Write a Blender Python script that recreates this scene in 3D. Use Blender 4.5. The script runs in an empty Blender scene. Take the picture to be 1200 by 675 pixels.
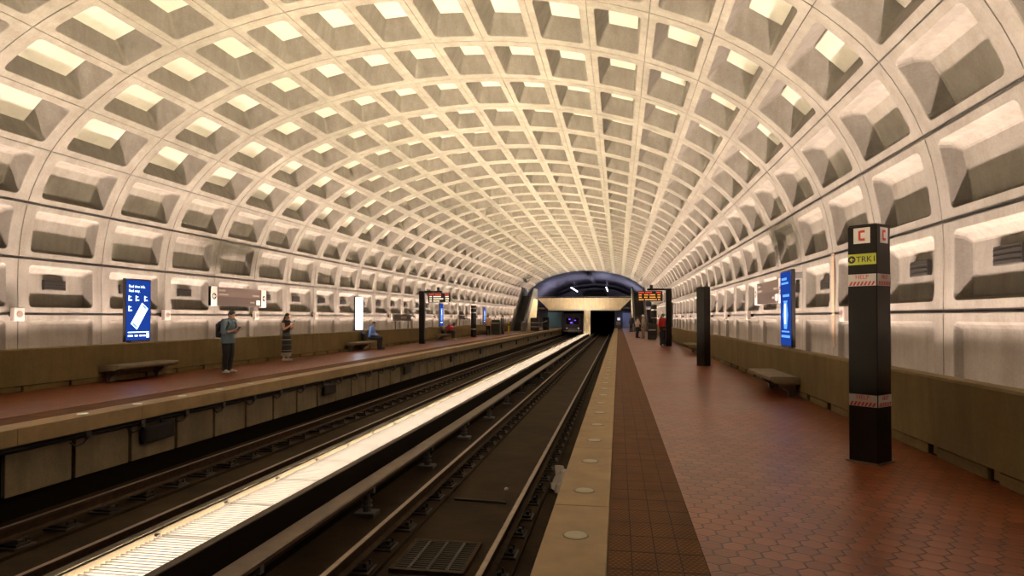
import bpy, bmesh, math, random
from mathutils import Vector, Matrix
random.seed(7)
PI = math.pi
scene = bpy.context.scene
COL = scene.collection

# ------------------------------------------------------------------ layout constants (metres)
XC = -4.33                     # axis of the vault, between the two tracks
L = 2.34                       # coffer pitch along the track
RIB0 = 14.6                    # a rib joint stands at this distance from the camera
K0, K1 = -10, 32                # cells built along the vault
Y0, Y1 = RIB0 + K0 * L, RIB0 + K1 * L
HEDGE = 3.81                   # axis -> platform edge
HPAR = 7.74                    # axis -> parapet face
ZBED = -1.32                   # track bed
ZRAIL = -1.0                   # top of rail

# ------------------------------------------------------------------ helpers
def V(*a): return Vector(a)

class MB:
    """collects shapes into one mesh"""
    def __init__(s): s.bm = bmesh.new()
    def box(s, c, d, rz=0.0, bev=0.0, rx=0.0, ry=0.0):
        M = Matrix.Translation(c) @ Matrix.Rotation(rz, 4, 'Z') @ Matrix.Rotation(ry, 4, 'Y') @ Matrix.Rotation(rx, 4, 'X')
        r = bmesh.ops.create_cube(s.bm, size=1.0, matrix=M @ Matrix.Diagonal((d[0], d[1], d[2], 1)))
        if bev > 0:
            es = list({e for v in r['verts'] for e in v.link_edges})
            bmesh.ops.bevel(s.bm, geom=es, offset=bev, segments=2, affect='EDGES', profile=0.5)
        return s
    def cyl(s, p0, p1, r0, r1=None, n=14, cap=True):
        p0, p1 = Vector(p0), Vector(p1); r1 = r0 if r1 is None else r1
        d = p1 - p0
        M = Matrix.Translation((p0 + p1) / 2) @ d.to_track_quat('Z', 'Y').to_matrix().to_4x4()
        bmesh.ops.create_cone(s.bm, cap_ends=cap, cap_tris=False, segments=n, radius1=r0, radius2=r1, depth=d.length, matrix=M)
        return s
    def ball(s, c, r, sub=2, M=None):
        if isinstance(r, (int, float)): r = (r, r, r)
        M = Matrix.Translation(c) @ (M if M else Matrix.Identity(4)) @ Matrix.Diagonal((r[0], r[1], r[2], 1))
        bmesh.ops.create_icosphere(s.bm, subdivisions=sub, radius=1.0, matrix=M)
        return s
    def limb(s, p0, r0, p1, r1, n=14):
        s.cyl(p0, p1, r0, r1, n); s.ball(p0, r0); s.ball(p1, r1); return s
    def tube(s, pts, r):
        for a, b in zip(pts, pts[1:]):
            s.cyl(a, b, r); 
        for p in pts[1:-1]: s.ball(p, r, 1)
        return s
    def prism(s, prof, x0, x1, axis='Y', bev=0):
        """prof: list of 2-D points; extruded along the axis"""
        def P(a, b, t):
            return {'Y': (a, t, b), 'X': (t, a, b), 'Z': (a, b, t)}[axis]
        v0 = [s.bm.verts.new(P(a, b, x0)) for a, b in prof]
        v1 = [s.bm.verts.new(P(a, b, x1)) for a, b in prof]
        n = len(prof); fs = []
        for i in range(n):
            fs.append(s.bm.faces.new((v0[i], v0[(i + 1) % n], v1[(i + 1) % n], v1[i])))
        fs.append(s.bm.faces.new(v0[::-1])); fs.append(s.bm.faces.new(v1))
        bmesh.ops.recalc_face_normals(s.bm, faces=fs)
        return s
    def loft(s, rings):
        """rings: list of lists of points, closed, capped"""
        vs = [[s.bm.verts.new(p) for p in r] for r in rings]
        n = len(vs[0]); fs = []
        for a, b in zip(vs, vs[1:]):
            for i in range(n):
                fs.append(s.bm.faces.new((a[i], a[(i + 1) % n], b[(i + 1) % n], b[i])))
        fs.append(s.bm.faces.new(vs[0][::-1])); fs.append(s.bm.faces.new(vs[-1]))
        bmesh.ops.recalc_face_normals(s.bm, faces=fs)
        return s
    def build(s, name, mat, parent=None, smooth=False, loc=None):
        me = bpy.data.meshes.new(name)
        s.bm.to_mesh(me); s.bm.free()
        return link(name, me, mat, parent, smooth, loc)

def link(name, me, mat, parent=None, smooth=False, loc=None):
    if mat is not None and not me.materials: me.materials.append(mat)
    if smooth:
        me.polygons.foreach_set('use_smooth', [True] * len(me.polygons))
    o = bpy.data.objects.new(name, me); COL.objects.link(o)
    if parent: o.parent = parent
    if loc: o.location = loc
    return o

def tag(o, label, cat, group=None, kind=None):
    if label: o['label'] = label
    if cat: o['category'] = cat
    if group: o['group'] = group
    if kind: o['kind'] = kind
    return o
def struct(o): o['kind'] = 'structure'; return o
def empty(name, loc, rz=0.0, label=None, cat=None, group=None):
    o = bpy.data.objects.new(name, None); COL.objects.link(o)
    o.location = loc; o.rotation_euler = (0, 0, rz); o.empty_display_size = 0.1
    return tag(o, label, cat, group)
def dup(o, loc, rz=None, label=None, group=None):
    def cp(a, par):
        c = a.copy(); COL.objects.link(c); c.parent = par
        for ch in list(a.children): cp(ch, c)
        return c
    r = cp(o, o.parent); r.location = loc
    if rz is not None: r.rotation_euler = (0, 0, rz)
    if label: r['label'] = label
    if group: r['group'] = group
    return r

def remesh(bm_builder, voxel, smooth_it=4):
    """union of overlapping closed shapes -> one continuous smooth mesh"""
    me = bpy.data.meshes.new('tmp'); bm_builder.bm.to_mesh(me); bm_builder.bm.free()
    o = bpy.data.objects.new('tmp', me); COL.objects.link(o)
    m = o.modifiers.new('r', 'REMESH'); m.mode = 'VOXEL'; m.voxel_size = voxel
    sm = o.modifiers.new('s', 'SMOOTH'); sm.factor = 0.5; sm.iterations = smooth_it
    dg = bpy.context.evaluated_depsgraph_get()
    out = bpy.data.meshes.new_from_object(o.evaluated_get(dg))
    bpy.data.objects.remove(o); bpy.data.meshes.remove(me)
    out.materials.clear()
    return out

def text_mesh(s, size, thick=0.001, align='LEFT'):
    cu = bpy.data.curves.new('t', 'FONT'); cu.body = s; cu.size = size; cu.extrude = thick
    cu.align_x = align; cu.align_y = 'CENTER'
    o = bpy.data.objects.new('t', cu); COL.objects.link(o)
    dg = bpy.context.evaluated_depsgraph_get()
    me = bpy.data.meshes.new_from_object(o.evaluated_get(dg))
    bpy.data.objects.remove(o); bpy.data.curves.remove(cu)
    me.materials.clear()
    return me
def put_text(name, s, size, mat, parent, M, align='LEFT'):
    me = text_mesh(s, size, 0.001, align); me.transform(M)
    return link(name, me, mat, parent)
def facing(origin, right, up):
    """matrix taking text (x right, y up) onto a plane"""
    r, u = Vector(right).normalized(), Vector(up).normalized(); n = r.cross(u)
    M = Matrix((r, u, n)).transposed().to_4x4(); M.translation = Vector(origin)
    return M

# ------------------------------------------------------------------ materials
def mat(name, c, rough=0.6, metal=0.0, n_scale=0.0, n_amt=0.0, bump=0.0, b_scale=40.0, c2=None, spec=None):
    m = bpy.data.materials.new(name); m.use_nodes = True
    nt = m.node_tree; b = nt.nodes['Principled BSDF']
    b.inputs['Base Color'].default_value = (*c, 1); b.inputs['Roughness'].default_value = rough
    b.inputs['Metallic'].default_value = metal
    if spec is not None: b.inputs['Specular IOR Level'].default_value = spec
    geo = nt.nodes.new('ShaderNodeNewGeometry')
    if n_amt > 0 or c2:
        nz = nt.nodes.new('ShaderNodeTexNoise'); nz.inputs['Scale'].default_value = n_scale; nz.inputs['Detail'].default_value = 6
        nz.inputs['Roughness'].default_value = 0.65
        nt.links.new(geo.outputs['Position'], nz.inputs['Vector'])
        rp = nt.nodes.new('ShaderNodeValToRGB'); rp.color_ramp.elements[0].position = 0.33; rp.color_ramp.elements[1].position = 0.67
        a = c2 if c2 else tuple(x * (1 - n_amt) for x in c)
        z = c if c2 else tuple(min(1, x * (1 + n_amt * 0.6)) for x in c)
        rp.color_ramp.elements[0].color = (*a, 1); rp.color_ramp.elements[1].color = (*z, 1)
        nt.links.new(nz.outputs['Fac'], rp.inputs['Fac']); nt.links.new(rp.outputs['Color'], b.inputs['Base Color'])
    if bump > 0:
        n2 = nt.nodes.new('ShaderNodeTexNoise'); n2.inputs['Scale'].default_value = b_scale; n2.inputs['Detail'].default_value = 4
        nt.links.new(geo.outputs['Position'], n2.inputs['Vector'])
        bp = nt.nodes.new('ShaderNodeBump'); bp.inputs['Strength'].default_value = bump; bp.inputs['Distance'].default_value = 0.01
        nt.links.new(n2.outputs['Fac'], bp.inputs['Height']); nt.links.new(bp.outputs['Normal'], b.inputs['Normal'])
    return m
def emit(name, c, s):
    m = bpy.data.materials.new(name); m.use_nodes = True; nt = m.node_tree
    nt.nodes.remove(nt.nodes['Principled BSDF'])
    e = nt.nodes.new('ShaderNodeEmission'); e.inputs['Color'].default_value = (*c, 1); e.inputs['Strength'].default_value = s
    nt.links.new(e.outputs[0], nt.nodes['Material Output'].inputs['Surface'])
    return m

def vm(nt, op, a, b=None):
    n = nt.nodes.new('ShaderNodeVectorMath'); n.operation = op
    for i, x in enumerate((a, b)):
        if x is None: continue
        if isinstance(x, tuple): n.inputs[i].default_value = x
        else: nt.links.new(x, n.inputs[i])
    return n
def mm(nt, op, a, b=None, clamp=False):
    n = nt.nodes.new('ShaderNodeMath'); n.operation = op; n.use_clamp = clamp
    for i, x in enumerate((a, b)):
        if x is None: continue
        if isinstance(x, (int, float)): n.inputs[i].default_value = x
        else: nt.links.new(x, n.inputs[i])
    return n.outputs[0]
def hex_nodes(nt, pitch):
    """regular hexagons, points along Y; returns (edge distance 0..0.5, cell id vector)"""
    geo = nt.nodes.new('ShaderNodeNewGeometry')
    p = vm(nt, 'ADD', vm(nt, 'SCALE', geo.outputs['Position']).outputs[0], (1000.0, 1732.0508, 0))
    p.inputs[0].links[0].from_node.inputs['Scale'].default_value = 1.0 / pitch
    P = vm(nt, 'MULTIPLY', p.outputs[0], (1, 1, 0)).outputs[0]
    r = (1.0, 1.7320508, 1.0); h = (0.5, 0.8660254, 0)
    a = vm(nt, 'SUBTRACT', vm(nt, 'MODULO', P, r).outputs[0], h).outputs[0]
    b = vm(nt, 'SUBTRACT', vm(nt, 'MODULO', vm(nt, 'ADD', P, h).outputs[0], r).outputs[0], h).outputs[0]
    la = vm(nt, 'LENGTH', a).outputs['Value']; lb = vm(nt, 'LENGTH', b).outputs['Value']
    t = mm(nt, 'LESS_THAN', lb, la)
    mx = nt.nodes.new('ShaderNodeMix'); mx.data_type = 'VECTOR'
    nt.links.new(t, mx.inputs['Factor']); nt.links.new(a, mx.inputs[4]); nt.links.new(b, mx.inputs[5])
    g = mx.outputs[1]
    ab = vm(nt, 'ABSOLUTE', g).outputs[0]
    d1 = vm(nt, 'DOT_PRODUCT', ab, (0.5, 0.8660254, 0)).outputs['Value']
    sx = nt.nodes.new('ShaderNodeSeparateXYZ'); nt.links.new(ab, sx.inputs[0])
    d = mm(nt, 'MAXIMUM', d1, sx.outputs[0])
    edge = mm(nt, 'SUBTRACT', 0.5, d)
    cid = vm(nt, 'SUBTRACT', P, g).outputs[0]
    ln = vm(nt, 'LENGTH', g).outputs['Value']
    return edge, cid, ln
def ramp(nt, fac, stops):
    rp = nt.nodes.new('ShaderNodeValToRGB'); e = rp.color_ramp.elements
    while len(e) < len(stops): e.new(0.5)
    for x, (p, c) in zip(e, stops): x.position = p; x.color = (*c, 1)
    nt.links.new(fac, rp.inputs['Fac']); return rp.outputs['Color']
def mixc(nt, f, a, b, blend='MIX'):
    n = nt.nodes.new('ShaderNodeMix'); n.data_type = 'RGBA'; n.blend_type = blend
    for i, x in ((0, f), (6, a), (7, b)):
        if isinstance(x, (int, float)): n.inputs[i].default_value = x
        elif isinstance(x, tuple): n.inputs[i].default_value = (*x, 1)
        else: nt.links.new(x, n.inputs[i])
    return n.outputs[2]

def hex_tile_mat():
    m = bpy.data.materials.new('hexagonal_quarry_tile'); m.use_nodes = True; nt = m.node_tree; b = nt.nodes['Principled BSDF']
    edge, cid, ln = hex_nodes(nt, 0.152)
    wn = nt.nodes.new('ShaderNodeTexWhiteNoise'); wn.noise_dimensions = '3D'; nt.links.new(cid, wn.inputs['Vector'])
    tile = ramp(nt, wn.outputs['Value'], [(0, (0.19, 0.053, 0.017)), (0.5, (0.245, 0.072, 0.024)), (1, (0.295, 0.098, 0.036))])
    geo = nt.nodes.new('ShaderNodeNewGeometry')
    nz = nt.nodes.new('ShaderNodeTexNoise'); nz.inputs['Scale'].default_value = 0.55; nz.inputs['Detail'].default_value = 5
    nt.links.new(geo.outputs['Position'], nz.inputs['Vector'])
    dirt = ramp(nt, nz.outputs['Fac'], [(0.3, (0.72, 0.70, 0.66)), (0.7, (1.05, 1.0, 0.98))])
    tile = mixc(nt, 1.0, tile, dirt, 'MULTIPLY')
    g = mm(nt, 'GREATER_THAN', edge, 0.036)
    nt.links.new(mixc(nt, g, (0.018, 0.006, 0.003), tile), b.inputs['Base Color'])
    rr = mm(nt, 'ADD', mm(nt, 'MULTIPLY', nz.outputs['Fac'], 0.20), 0.22)
    nt.links.new(rr, b.inputs['Roughness']); b.inputs['Specular IOR Level'].default_value = 0.38
    hgt = mm(nt, 'MINIMUM', mm(nt, 'MULTIPLY', edge, 12.0), 1.0)
    fine = nt.nodes.new('ShaderNodeTexNoise'); fine.inputs['Scale'].default_value = 25; nt.links.new(geo.outputs['Position'], fine.inputs['Vector'])
    hh = mm(nt, 'ADD', hgt, mm(nt, 'MULTIPLY', fine.outputs['Fac'], 0.8))
    hh = mm(nt, 'ADD', hh, mm(nt, 'MULTIPLY', wn.outputs['Value'], 0.25))
    bp = nt.nodes.new('ShaderNodeBump'); bp.inputs['Strength'].default_value = 0.5; bp.inputs['Distance'].default_value = 0.004
    nt.links.new(hh, bp.inputs['Height']); nt.links.new(bp.outputs['Normal'], b.inputs['Normal'])
    return m
def tactile_mat():
    m = bpy.data.materials.new('bumpy_warning_tile'); m.use_nodes = True; nt = m.node_tree; b = nt.nodes['Principled BSDF']
    edge, cid, ln = hex_nodes(nt, 0.036)
    up = mm(nt, 'LESS_THAN', ln, 0.30)
    geo = nt.nodes.new('ShaderNodeNewGeometry'); sx = nt.nodes.new('ShaderNodeSeparateXYZ'); nt.links.new(geo.outputs['Position'], sx.inputs[0])
    fx = mm(nt, 'ABSOLUTE', mm(nt, 'SUBTRACT', mm(nt, 'FRACT', mm(nt, 'ADD', mm(nt, 'DIVIDE', mm(nt, 'ADD', sx.outputs[0], 0.072), 0.1525), 100.0)), 0.5))
    fy = mm(nt, 'ABSOLUTE', mm(nt, 'SUBTRACT', mm(nt, 'FRACT', mm(nt, 'ADD', mm(nt, 'DIVIDE', sx.outputs[1], 0.305), 100.0)), 0.5))
    j = mm(nt, 'GREATER_THAN', mm(nt, 'MAXIMUM', fx, fy), 0.475)
    nz = nt.nodes.new('ShaderNodeTexNoise'); nz.inputs['Scale'].default_value = 3.0; nz.inputs['Detail'].default_value = 5
    nt.links.new(geo.outputs['Position'], nz.inputs['Vector'])
    c = ramp(nt, nz.outputs['Fac'], [(0.3, (0.115, 0.047, 0.013)), (0.7, (0.19, 0.080, 0.022))])
    c = mixc(nt, up, mixc(nt, 1.0, c, (0.55, 0.52, 0.48), 'MULTIPLY'), c)
    c = mixc(nt, j, c, (0.03, 0.013, 0.006))
    nt.links.new(c, b.inputs['Base Color']); b.inputs['Roughness'].default_value = 0.7; b.inputs['Specular IOR Level'].default_value = 0.15
    dome = mm(nt, 'SUBTRACT', 1.0, mm(nt, 'MULTIPLY', ln, 2.6), True)
    hh = mm(nt, 'SUBTRACT', dome, mm(nt, 'MULTIPLY', j, 1.0))
    bp = nt.nodes.new('ShaderNodeBump'); bp.inputs['Strength'].default_value = 0.8; bp.inputs['Distance'].default_value = 0.006
    nt.links.new(hh, bp.inputs['Height']); nt.links.new(bp.outputs['Normal'], b.inputs['Normal'])
    return m
def concrete_mat(name, c, streak=True, amt=0.22):
    """cast concrete: cloudy mottling, fine board grain, streaks that run down"""
    m = bpy.data.materials.new(name); m.use_nodes = True; nt = m.node_tree; b = nt.nodes['Principled BSDF']
    geo = nt.nodes.new('ShaderNodeNewGeometry')
    def noise(sc, det, stretch=None):
        n = nt.nodes.new('ShaderNodeTexNoise'); n.inputs['Scale'].default_value = sc; n.inputs['Detail'].default_value = det; n.inputs['Roughness'].default_value = 0.62
        v = geo.outputs['Position']
        if stretch: v = vm(nt, 'MULTIPLY', v, stretch).outputs[0]
        nt.links.new(v, n.inputs['Vector']); return n.outputs['Fac']
    a = ramp(nt, noise(1.7, 7), [(0.3, tuple(x * (1 - amt) for x in c)), (0.7, tuple(min(1, x * (1 + amt * .5)) for x in c))])
    s = ramp(nt, noise(5.0, 5, (1, 1, 0.12)), [(0.32, (0.80, 0.77, 0.72)), (0.6, (1, 1, 1))])
    col = mixc(nt, 0.8 if streak else 0.3, a, s, 'MULTIPLY')
    f = ramp(nt, noise(26, 3), [(0.3, (0.88, 0.88, 0.88)), (0.7, (1.04, 1.04, 1.04))])
    col = mixc(nt, 1.0, col, f, 'MULTIPLY')
    nt.links.new(col, b.inputs['Base Color']); b.inputs['Roughness'].default_value = 0.85; b.inputs['Specular IOR Level'].default_value = 0.25
    bp = nt.nodes.new('ShaderNodeBump'); bp.inputs['Strength'].default_value = 0.25; bp.inputs['Distance'].default_value = 0.01
    nt.links.new(noise(45, 3), bp.inputs['Height']); nt.links.new(bp.outputs['Normal'], b.inputs['Normal'])
    return m

M = {}
M['vault'] = concrete_mat('vault_concrete', (0.145, 0.128, 0.108), amt=0.18)
M['board'] = mat('acoustic_board', (0.225, 0.205, 0.17), 0.9, n_scale=3, n_amt=0.08)
M['boardedge'] = mat('board_slot', (0.01, 0.009, 0.007), 0.9)
M['parapet'] = concrete_mat('parapet_concrete', (0.18, 0.132, 0.058), amt=0.15)
M['slab'] = mat('granite_edge', (0.35, 0.245, 0.12), 0.55, n_scale=2.5, n_amt=0.2, bump=0.15, b_scale=60)
M['under'] = concrete_mat('under_platform_concrete', (0.25, 0.20, 0.13), amt=0.25)
M['hex'] = hex_tile_mat()
M['tactile'] = tactile_mat()
M['bed'] = mat('track_bed', (0.032, 0.0205, 0.0095), 0.9, spec=.15, n_scale=1.3, n_amt=0.45, bump=0.4, b_scale=18)
M['rail'] = mat('rail_steel', (0.30, 0.23, 0.18), 0.38, 0.85, n_scale=6, n_amt=0.25)
M['railrust'] = mat('rail_web', (0.045, 0.027, 0.014), 0.8, spec=.2, n_scale=10, n_amt=0.4)
M['fast'] = mat('rail_fastener', (0.030, 0.022, 0.015), 0.6, 0.3)
M['cover'] = mat('cover_board', (0.12, 0.08, 0.052), 0.45, n_scale=4, n_amt=0.25)
M['black'] = mat('black_paint', (0.012, 0.010, 0.009), 0.45)
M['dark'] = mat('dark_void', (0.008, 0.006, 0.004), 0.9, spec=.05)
M['bronze'] = mat('dark_bronze', (0.009, 0.006, 0.004), 0.4, 0.0, n_scale=8, n_amt=0.2, spec=.22)
M['white'] = mat('white_paint', (0.50, 0.46, 0.42), 0.5)
M['cream'] = mat('cream_paint', (0.20, 0.165, 0.14), 0.6)
M['red'] = mat('red_paint', (0.50, 0.03, 0.025), 0.5)
M['lime'] = mat('yellow_green_sign', (0.42, 0.44, 0.03), 0.5)
M['yellow'] = mat('yellow_paint', (0.62, 0.40, 0.03), 0.5)
M['signbrown'] = mat('brown_sign', (0.085, 0.060, 0.050), 0.4)
M['signdark'] = mat('dark_brown_sign', (0.045, 0.031, 0.026), 0.4)
M['steel'] = mat('brushed_steel', (0.45, 0.44, 0.42), 0.3, 0.9)
M['grey'] = mat('grey_metal', (0.16, 0.15, 0.135), 0.45, 0.4)
M['cable'] = mat('cable_rubber', (0.016, 0.014, 0.012), 0.55)
M['bench'] = concrete_mat('bench_stone', (0.22, 0.18, 0.115), streak=False)
M['kerb'] = mat('shaded_kerb', (0.012, 0.009, 0.006), 0.9, spec=.05)
M['trough'] = mat('trough_concrete', (0.085, 0.066, 0.045), 0.75, n_scale=3, n_amt=0.3)
M['louver'] = mat('louver_blade', (0.0138, 0.0128, 0.0128), 1.0, spec=0.0)
M['lens'] = mat('edge_lamp_lens', (0.50, 0.47, 0.33), 0.35)
M['trash'] = mat('dark_green_metal', (0.02, 0.03, 0.015), 0.45)
M['mezz'] = concrete_mat('bridge_concrete', (0.72, 0.60, 0.43), amt=0.12)
M['farwall'] = concrete_mat('far_concrete', (0.13, 0.11, 0.115), amt=0.2)
M['cover_lit'] = emit('uplight_tube', (1.0, 0.83, 0.585), 530.0)
M['cove'] = emit('cove_tube', (1.0, 0.80, 0.69), 27.0)
M['coolt'] = emit('cool_tube', (0.85, 0.87, 1.0), 9.0)
M['edgelamp'] = emit('edge_lamp_glow', (1.0, 0.88, 0.55), 0.55)
M['led_o'] = emit('orange_led', (1.0, 0.42, 0.10), 1.1)
M['led_r'] = emit('red_led', (1.0, 0.07, 0.03), 1.1)
M['led_w'] = emit('white_led', (1.0, 0.78, 0.55), 1.6)
M['scr_blue'] = emit('blue_screen', (0.012, 0.045, 0.27), 1.15)
M['scr_lblue'] = emit('light_blue_graphic', (0.12, 0.32, 1.0), 1.5)
M['scr_white'] = emit('white_graphic', (0.62, 0.78, 1.0), 2.6)
M['scr_full'] = emit('white_screen', (0.72, 0.85, 1.0), 3.6)
M['purple'] = emit('purple_lamp', (0.16, 0.08, 0.9), 1.6)
M['orangelit'] = emit('panel_glow', (1.0, 0.55, 0.3), 0.7)

# ------------------------------------------------------------------ vault profile
HALF = [(8.86, 0.352), (8.86, 1.613), (8.86, 2.875), (8.63, 4.095), (8.045, 5.205), (7.15, 6.09), (6.09, 6.775), (4.92, 7.275), (3.72, 7.62), (2.49, 7.865), (1.245, 8.0), (0.0, 8.045)]
PROF = [(-a, b) for a, b in HALF] + [(a, b) for a, b in HALF[-2::-1]]     # 23 joints: index 0 = left foot, 11 = crown
NR = len(PROF) - 1                                                          # 22 rows
def prof_at(t):
    """t in joint units -> point and outward normal (XZ), Catmull-Rom"""
    i = max(0, min(NR - 1, int(math.floor(t)))); u = t - i
    P = [PROF[max(0, min(NR, i + k))] for k in (-1, 0, 1, 2)]
    if i == 0: P[0] = (2 * P[1][0] - P[2][0], 2 * P[1][1] - P[2][1])
    if i == NR - 1: P[3] = (2 * P[2][0] - P[1][0], 2 * P[2][1] - P[1][1])
    r = []; d = []
    for k in (0, 1):
        p0, p1, p2, p3 = (q[k] for q in P)
        r.append(0.5 * (2 * p1 + (p2 - p0) * u + (2 * p0 - 5 * p1 + 4 * p2 - p3) * u * u + (3 * p1 - p0 - 3 * p2 + p3) * u ** 3))
        d.append(0.5 * ((p2 - p0) + 2 * (2 * p0 - 5 * p1 + 4 * p2 - p3) * u + 3 * (3 * p1 - p0 - 3 * p2 + p3) * u * u))
    l = math.hypot(*d); return r, (-d[1] / l, d[0] / l)
PU = 1.257                                                                  # metres per joint unit
DEPTH = {0: 0.11, 1: 0.21, 2: 0.24, 3: 0.34}
def rowinfo(row):
    rr = row if row < 11 else 21 - row
    return rr, DEPTH.get(rr, 0.48)
def ring(hu, hv, r, cu, nu=4, nv=2, nc=3):
    """rounded rectangle in (u, v), half sizes hu, hv, corner radius r; same count for every ring"""
    pts = []
    cs = [(hu - r, hv - r, 0), (-(hu - r), hv - r, 1), (-(hu - r), -(hv - r), 2), (hu - r, -(hv - r), 3)]
    for ci, (x, y, q) in enumerate(cs):
        for k in range(nc + 1):
            a = (q + k / nc) * PI / 2
            pts.append((cu + x + r * math.cos(a), y + r * math.sin(a)))
        nx, ny, nq = cs[(ci + 1) % 4]
        a1 = (nq) * PI / 2
        p0 = pts[-1]; p1 = (cu + nx + r * math.cos(a1), ny + r * math.sin(a1))
        n = nu if ci in (0, 2) else nv
        for k in range(1, n):
            t = k / n; pts.append((p0[0] + (p1[0] - p0[0]) * t, p0[1] + (p1[1] - p0[1]) * t))
    return pts
def cell(bm, row, k, end_skip=None):
    rr, dep = rowinfo(row)
    left = row < 11
    yc = RIB0 + (k + 0.5) * L
    hu, hv = PU / 2, L / 2
    gw = {1: 0.016, 2: 0.020, 3: 0.020, 4: 0.010}                            # half width of the joint under this row
    jlo = {0: 0.008, 1: 0.016, 2: 0.018, 3: 0.020, 4: 0.011}.get(rr, 0.006)
    jhi = {0: 0.016, 1: 0.018, 2: 0.020, 3: 0.011}.get(rr, 0.006)
    if not left: jlo, jhi = jhi, jlo
    ou, ov = 0.965 / 2, 1.80 / 2                                             # opening
    up = 1.0 if left else -1.0                                               # +u climbs on the left, falls on the right
    R = []
    R.append([(u, v, 0.05) for u, v in ring(hu, hv, 0.0005, 0)])
    g = ring(hu, hv, 0.0005, 0)
    def shrink(u, v, d):
        uu = max(-hu + jlo, min(hu - jhi, u)); vv = max(-hv + 0.010, min(hv - 0.010, v)); return (uu, vv, d)
    R.append([shrink(u, v, 0.05) for u, v in g])
    R.append([shrink(u, v, 0.0) for u, v in g])
    cu = 0.0
    if rr == 0: ou, cu = 1.02 / 2, -0.02 * up
    R.append([(u, v, 0.0) for u, v in ring(ou, ov, 0.10, cu)])
    R.append([(u, v, 0.012) for u, v in ring(ou - 0.012, ov - 0.012, 0.095, cu)])
    if rr <= 3:                                                              # soft rounded head, sharp sill
        ibot, itop, iv = dep * 0.22, {0: 0.10, 1: 0.17, 2: 0.20, 3: 0.24}[rr], dep * 0.42
        bu = ou - (ibot + itop) / 2; bc = cu + up * (ibot - itop) / 2
        R.append([(u, v, dep * 0.55) for u, v in ring(ou - (ibot * .55 + itop * .38) / 2, ov - iv * .55, 0.07, cu + up * (ibot * .55 - itop * .38) / 2)])
        R.append([(u, v, dep * 0.94) for u, v in ring(bu + 0.01, ov - iv * .96, 0.05, bc)])
        R.append([(u, v, dep) for u, v in ring(bu - 0.02, ov - iv - 0.02, 0.03, bc)])
    else:
        R.append([(u, v, dep * .97) for u, v in ring(ou - 0.160, ov - 0.245, 0.03, cu)])
        R.append([(u, v, dep) for u, v in ring(ou - 0.175, ov - 0.26, 0.02, cu)])
    vs = []
    for r in R:
        row_v = []
        for u, v, w in r:
            (x, z), (nx, nz) = prof_at(row + 0.5 + u / PU)
            row_v.append(bm.verts.new((XC + x + nx * w, yc + v, z + nz * w)))
        vs.append(row_v)
    n = len(vs[0])
    for a, b in zip(vs, vs[1:]):
        for i in range(n):
            bm.faces.new((a[i], a[(i + 1) % n], b[(i + 1) % n], b[i]))
    bm.faces.new(vs[-1])
def vault_part(name, rows):
    bm = bmesh.new()
    for r in rows:
        for k in range(K0, K1): cell(bm, r, k)
    me = bpy.data.meshes.new(name); bm.to_mesh(me); bm.free()
    return struct(link(name, me, M['vault']))
wall_left = vault_part('wall_left', range(0, 4))
wall_right = vault_part('wall_right', range(18, 22))
ceiling = vault_part('ceiling', range(4, 18))

# acoustic boards on the back of the upper coffers: the largest in view one by one, the rest as one part
def board(bm, row, k):
    rr, dep = rowinfo(row); yc = RIB0 + (k + 0.5) * L
    hu, hv = 0.965 / 2 - 0.178, 0.90 - 0.29
    lift0, lift1 = dep - 0.008, dep - 0.06
    bot, top = [], []
    up = 1 if row < 11 else -1
    for (su, sv) in ((-1, -1), (1, -1), (1, 1), (-1, 1)):
        for lst, w in ((bot, lift0), (top, lift1)):
            uu = su * hu - (0.02 * up)
            (x, z), (nx, nz) = prof_at(row + 0.5 + uu / PU)
            lst.append(bm.verts.new((XC + x + nx * w, yc + sv * hv, z + nz * w)))
    fs = [bm.faces.new(bot), bm.faces.new(top)]
    for i in range(4): fs.append(bm.faces.new((bot[i], bot[(i + 1) % 4], top[(i + 1) % 4], top[i])))
    bmesh.ops.recalc_face_normals(bm, faces=fs)
cand = []
for r in range(4, 18):
    for k in range(K0, K1):
        y = RIB0 + (k + .5) * L; (x, z), _ = prof_at(r + .5); X = XC + x
        D = y * .9865 - X * .1637
        px = 600 + 750 * ((X * .9865 + y * .1637) / D) if D > .5 else 1e6
        py = 372 - 750 * (z - 1.53) / D if D > .5 else -1e6
        vis = 20 < px < 1180 and py > 5
        side = abs(r - 10.5)                                                # crown boards hide behind their lip
        cand.append(((0 if vis else 1, D / (0.25 + side)), r, k))
cand.sort()
for i, (_, r, k) in enumerate(cand[:100]):
    b = MB(); board(b.bm, r, k); b.build('acoustic_board', M['board'], ceiling)
b = MB()
for (_, r, k) in cand[100:]: board(b.bm, r, k)
b.build('acoustic_board', M['board'], ceiling)['kind'] = 'stuff'

# ventilation slots in the second row of wall coffers
for wall, sgn in ((wall_left, -1), (wall_right, 1)):
    for k in range(-3, K1):
        yc = RIB0 + (k + .5) * L - 0.07
        x = XC + sgn * (8.86 + 0.21)
        b = MB(); b.box((x - sgn * 0.03, yc, 2.30), (0.07, 0.60, 0.24), bev=0.012)
        v = b.build('vent', M['black'], wall)
        b = MB()
        for j in range(3): b.box((x - sgn * 0.068, yc, 2.23 + j * 0.07), (0.012, 0.56, 0.012))
        b.build('vent_slat', M['bronze'], v)

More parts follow.
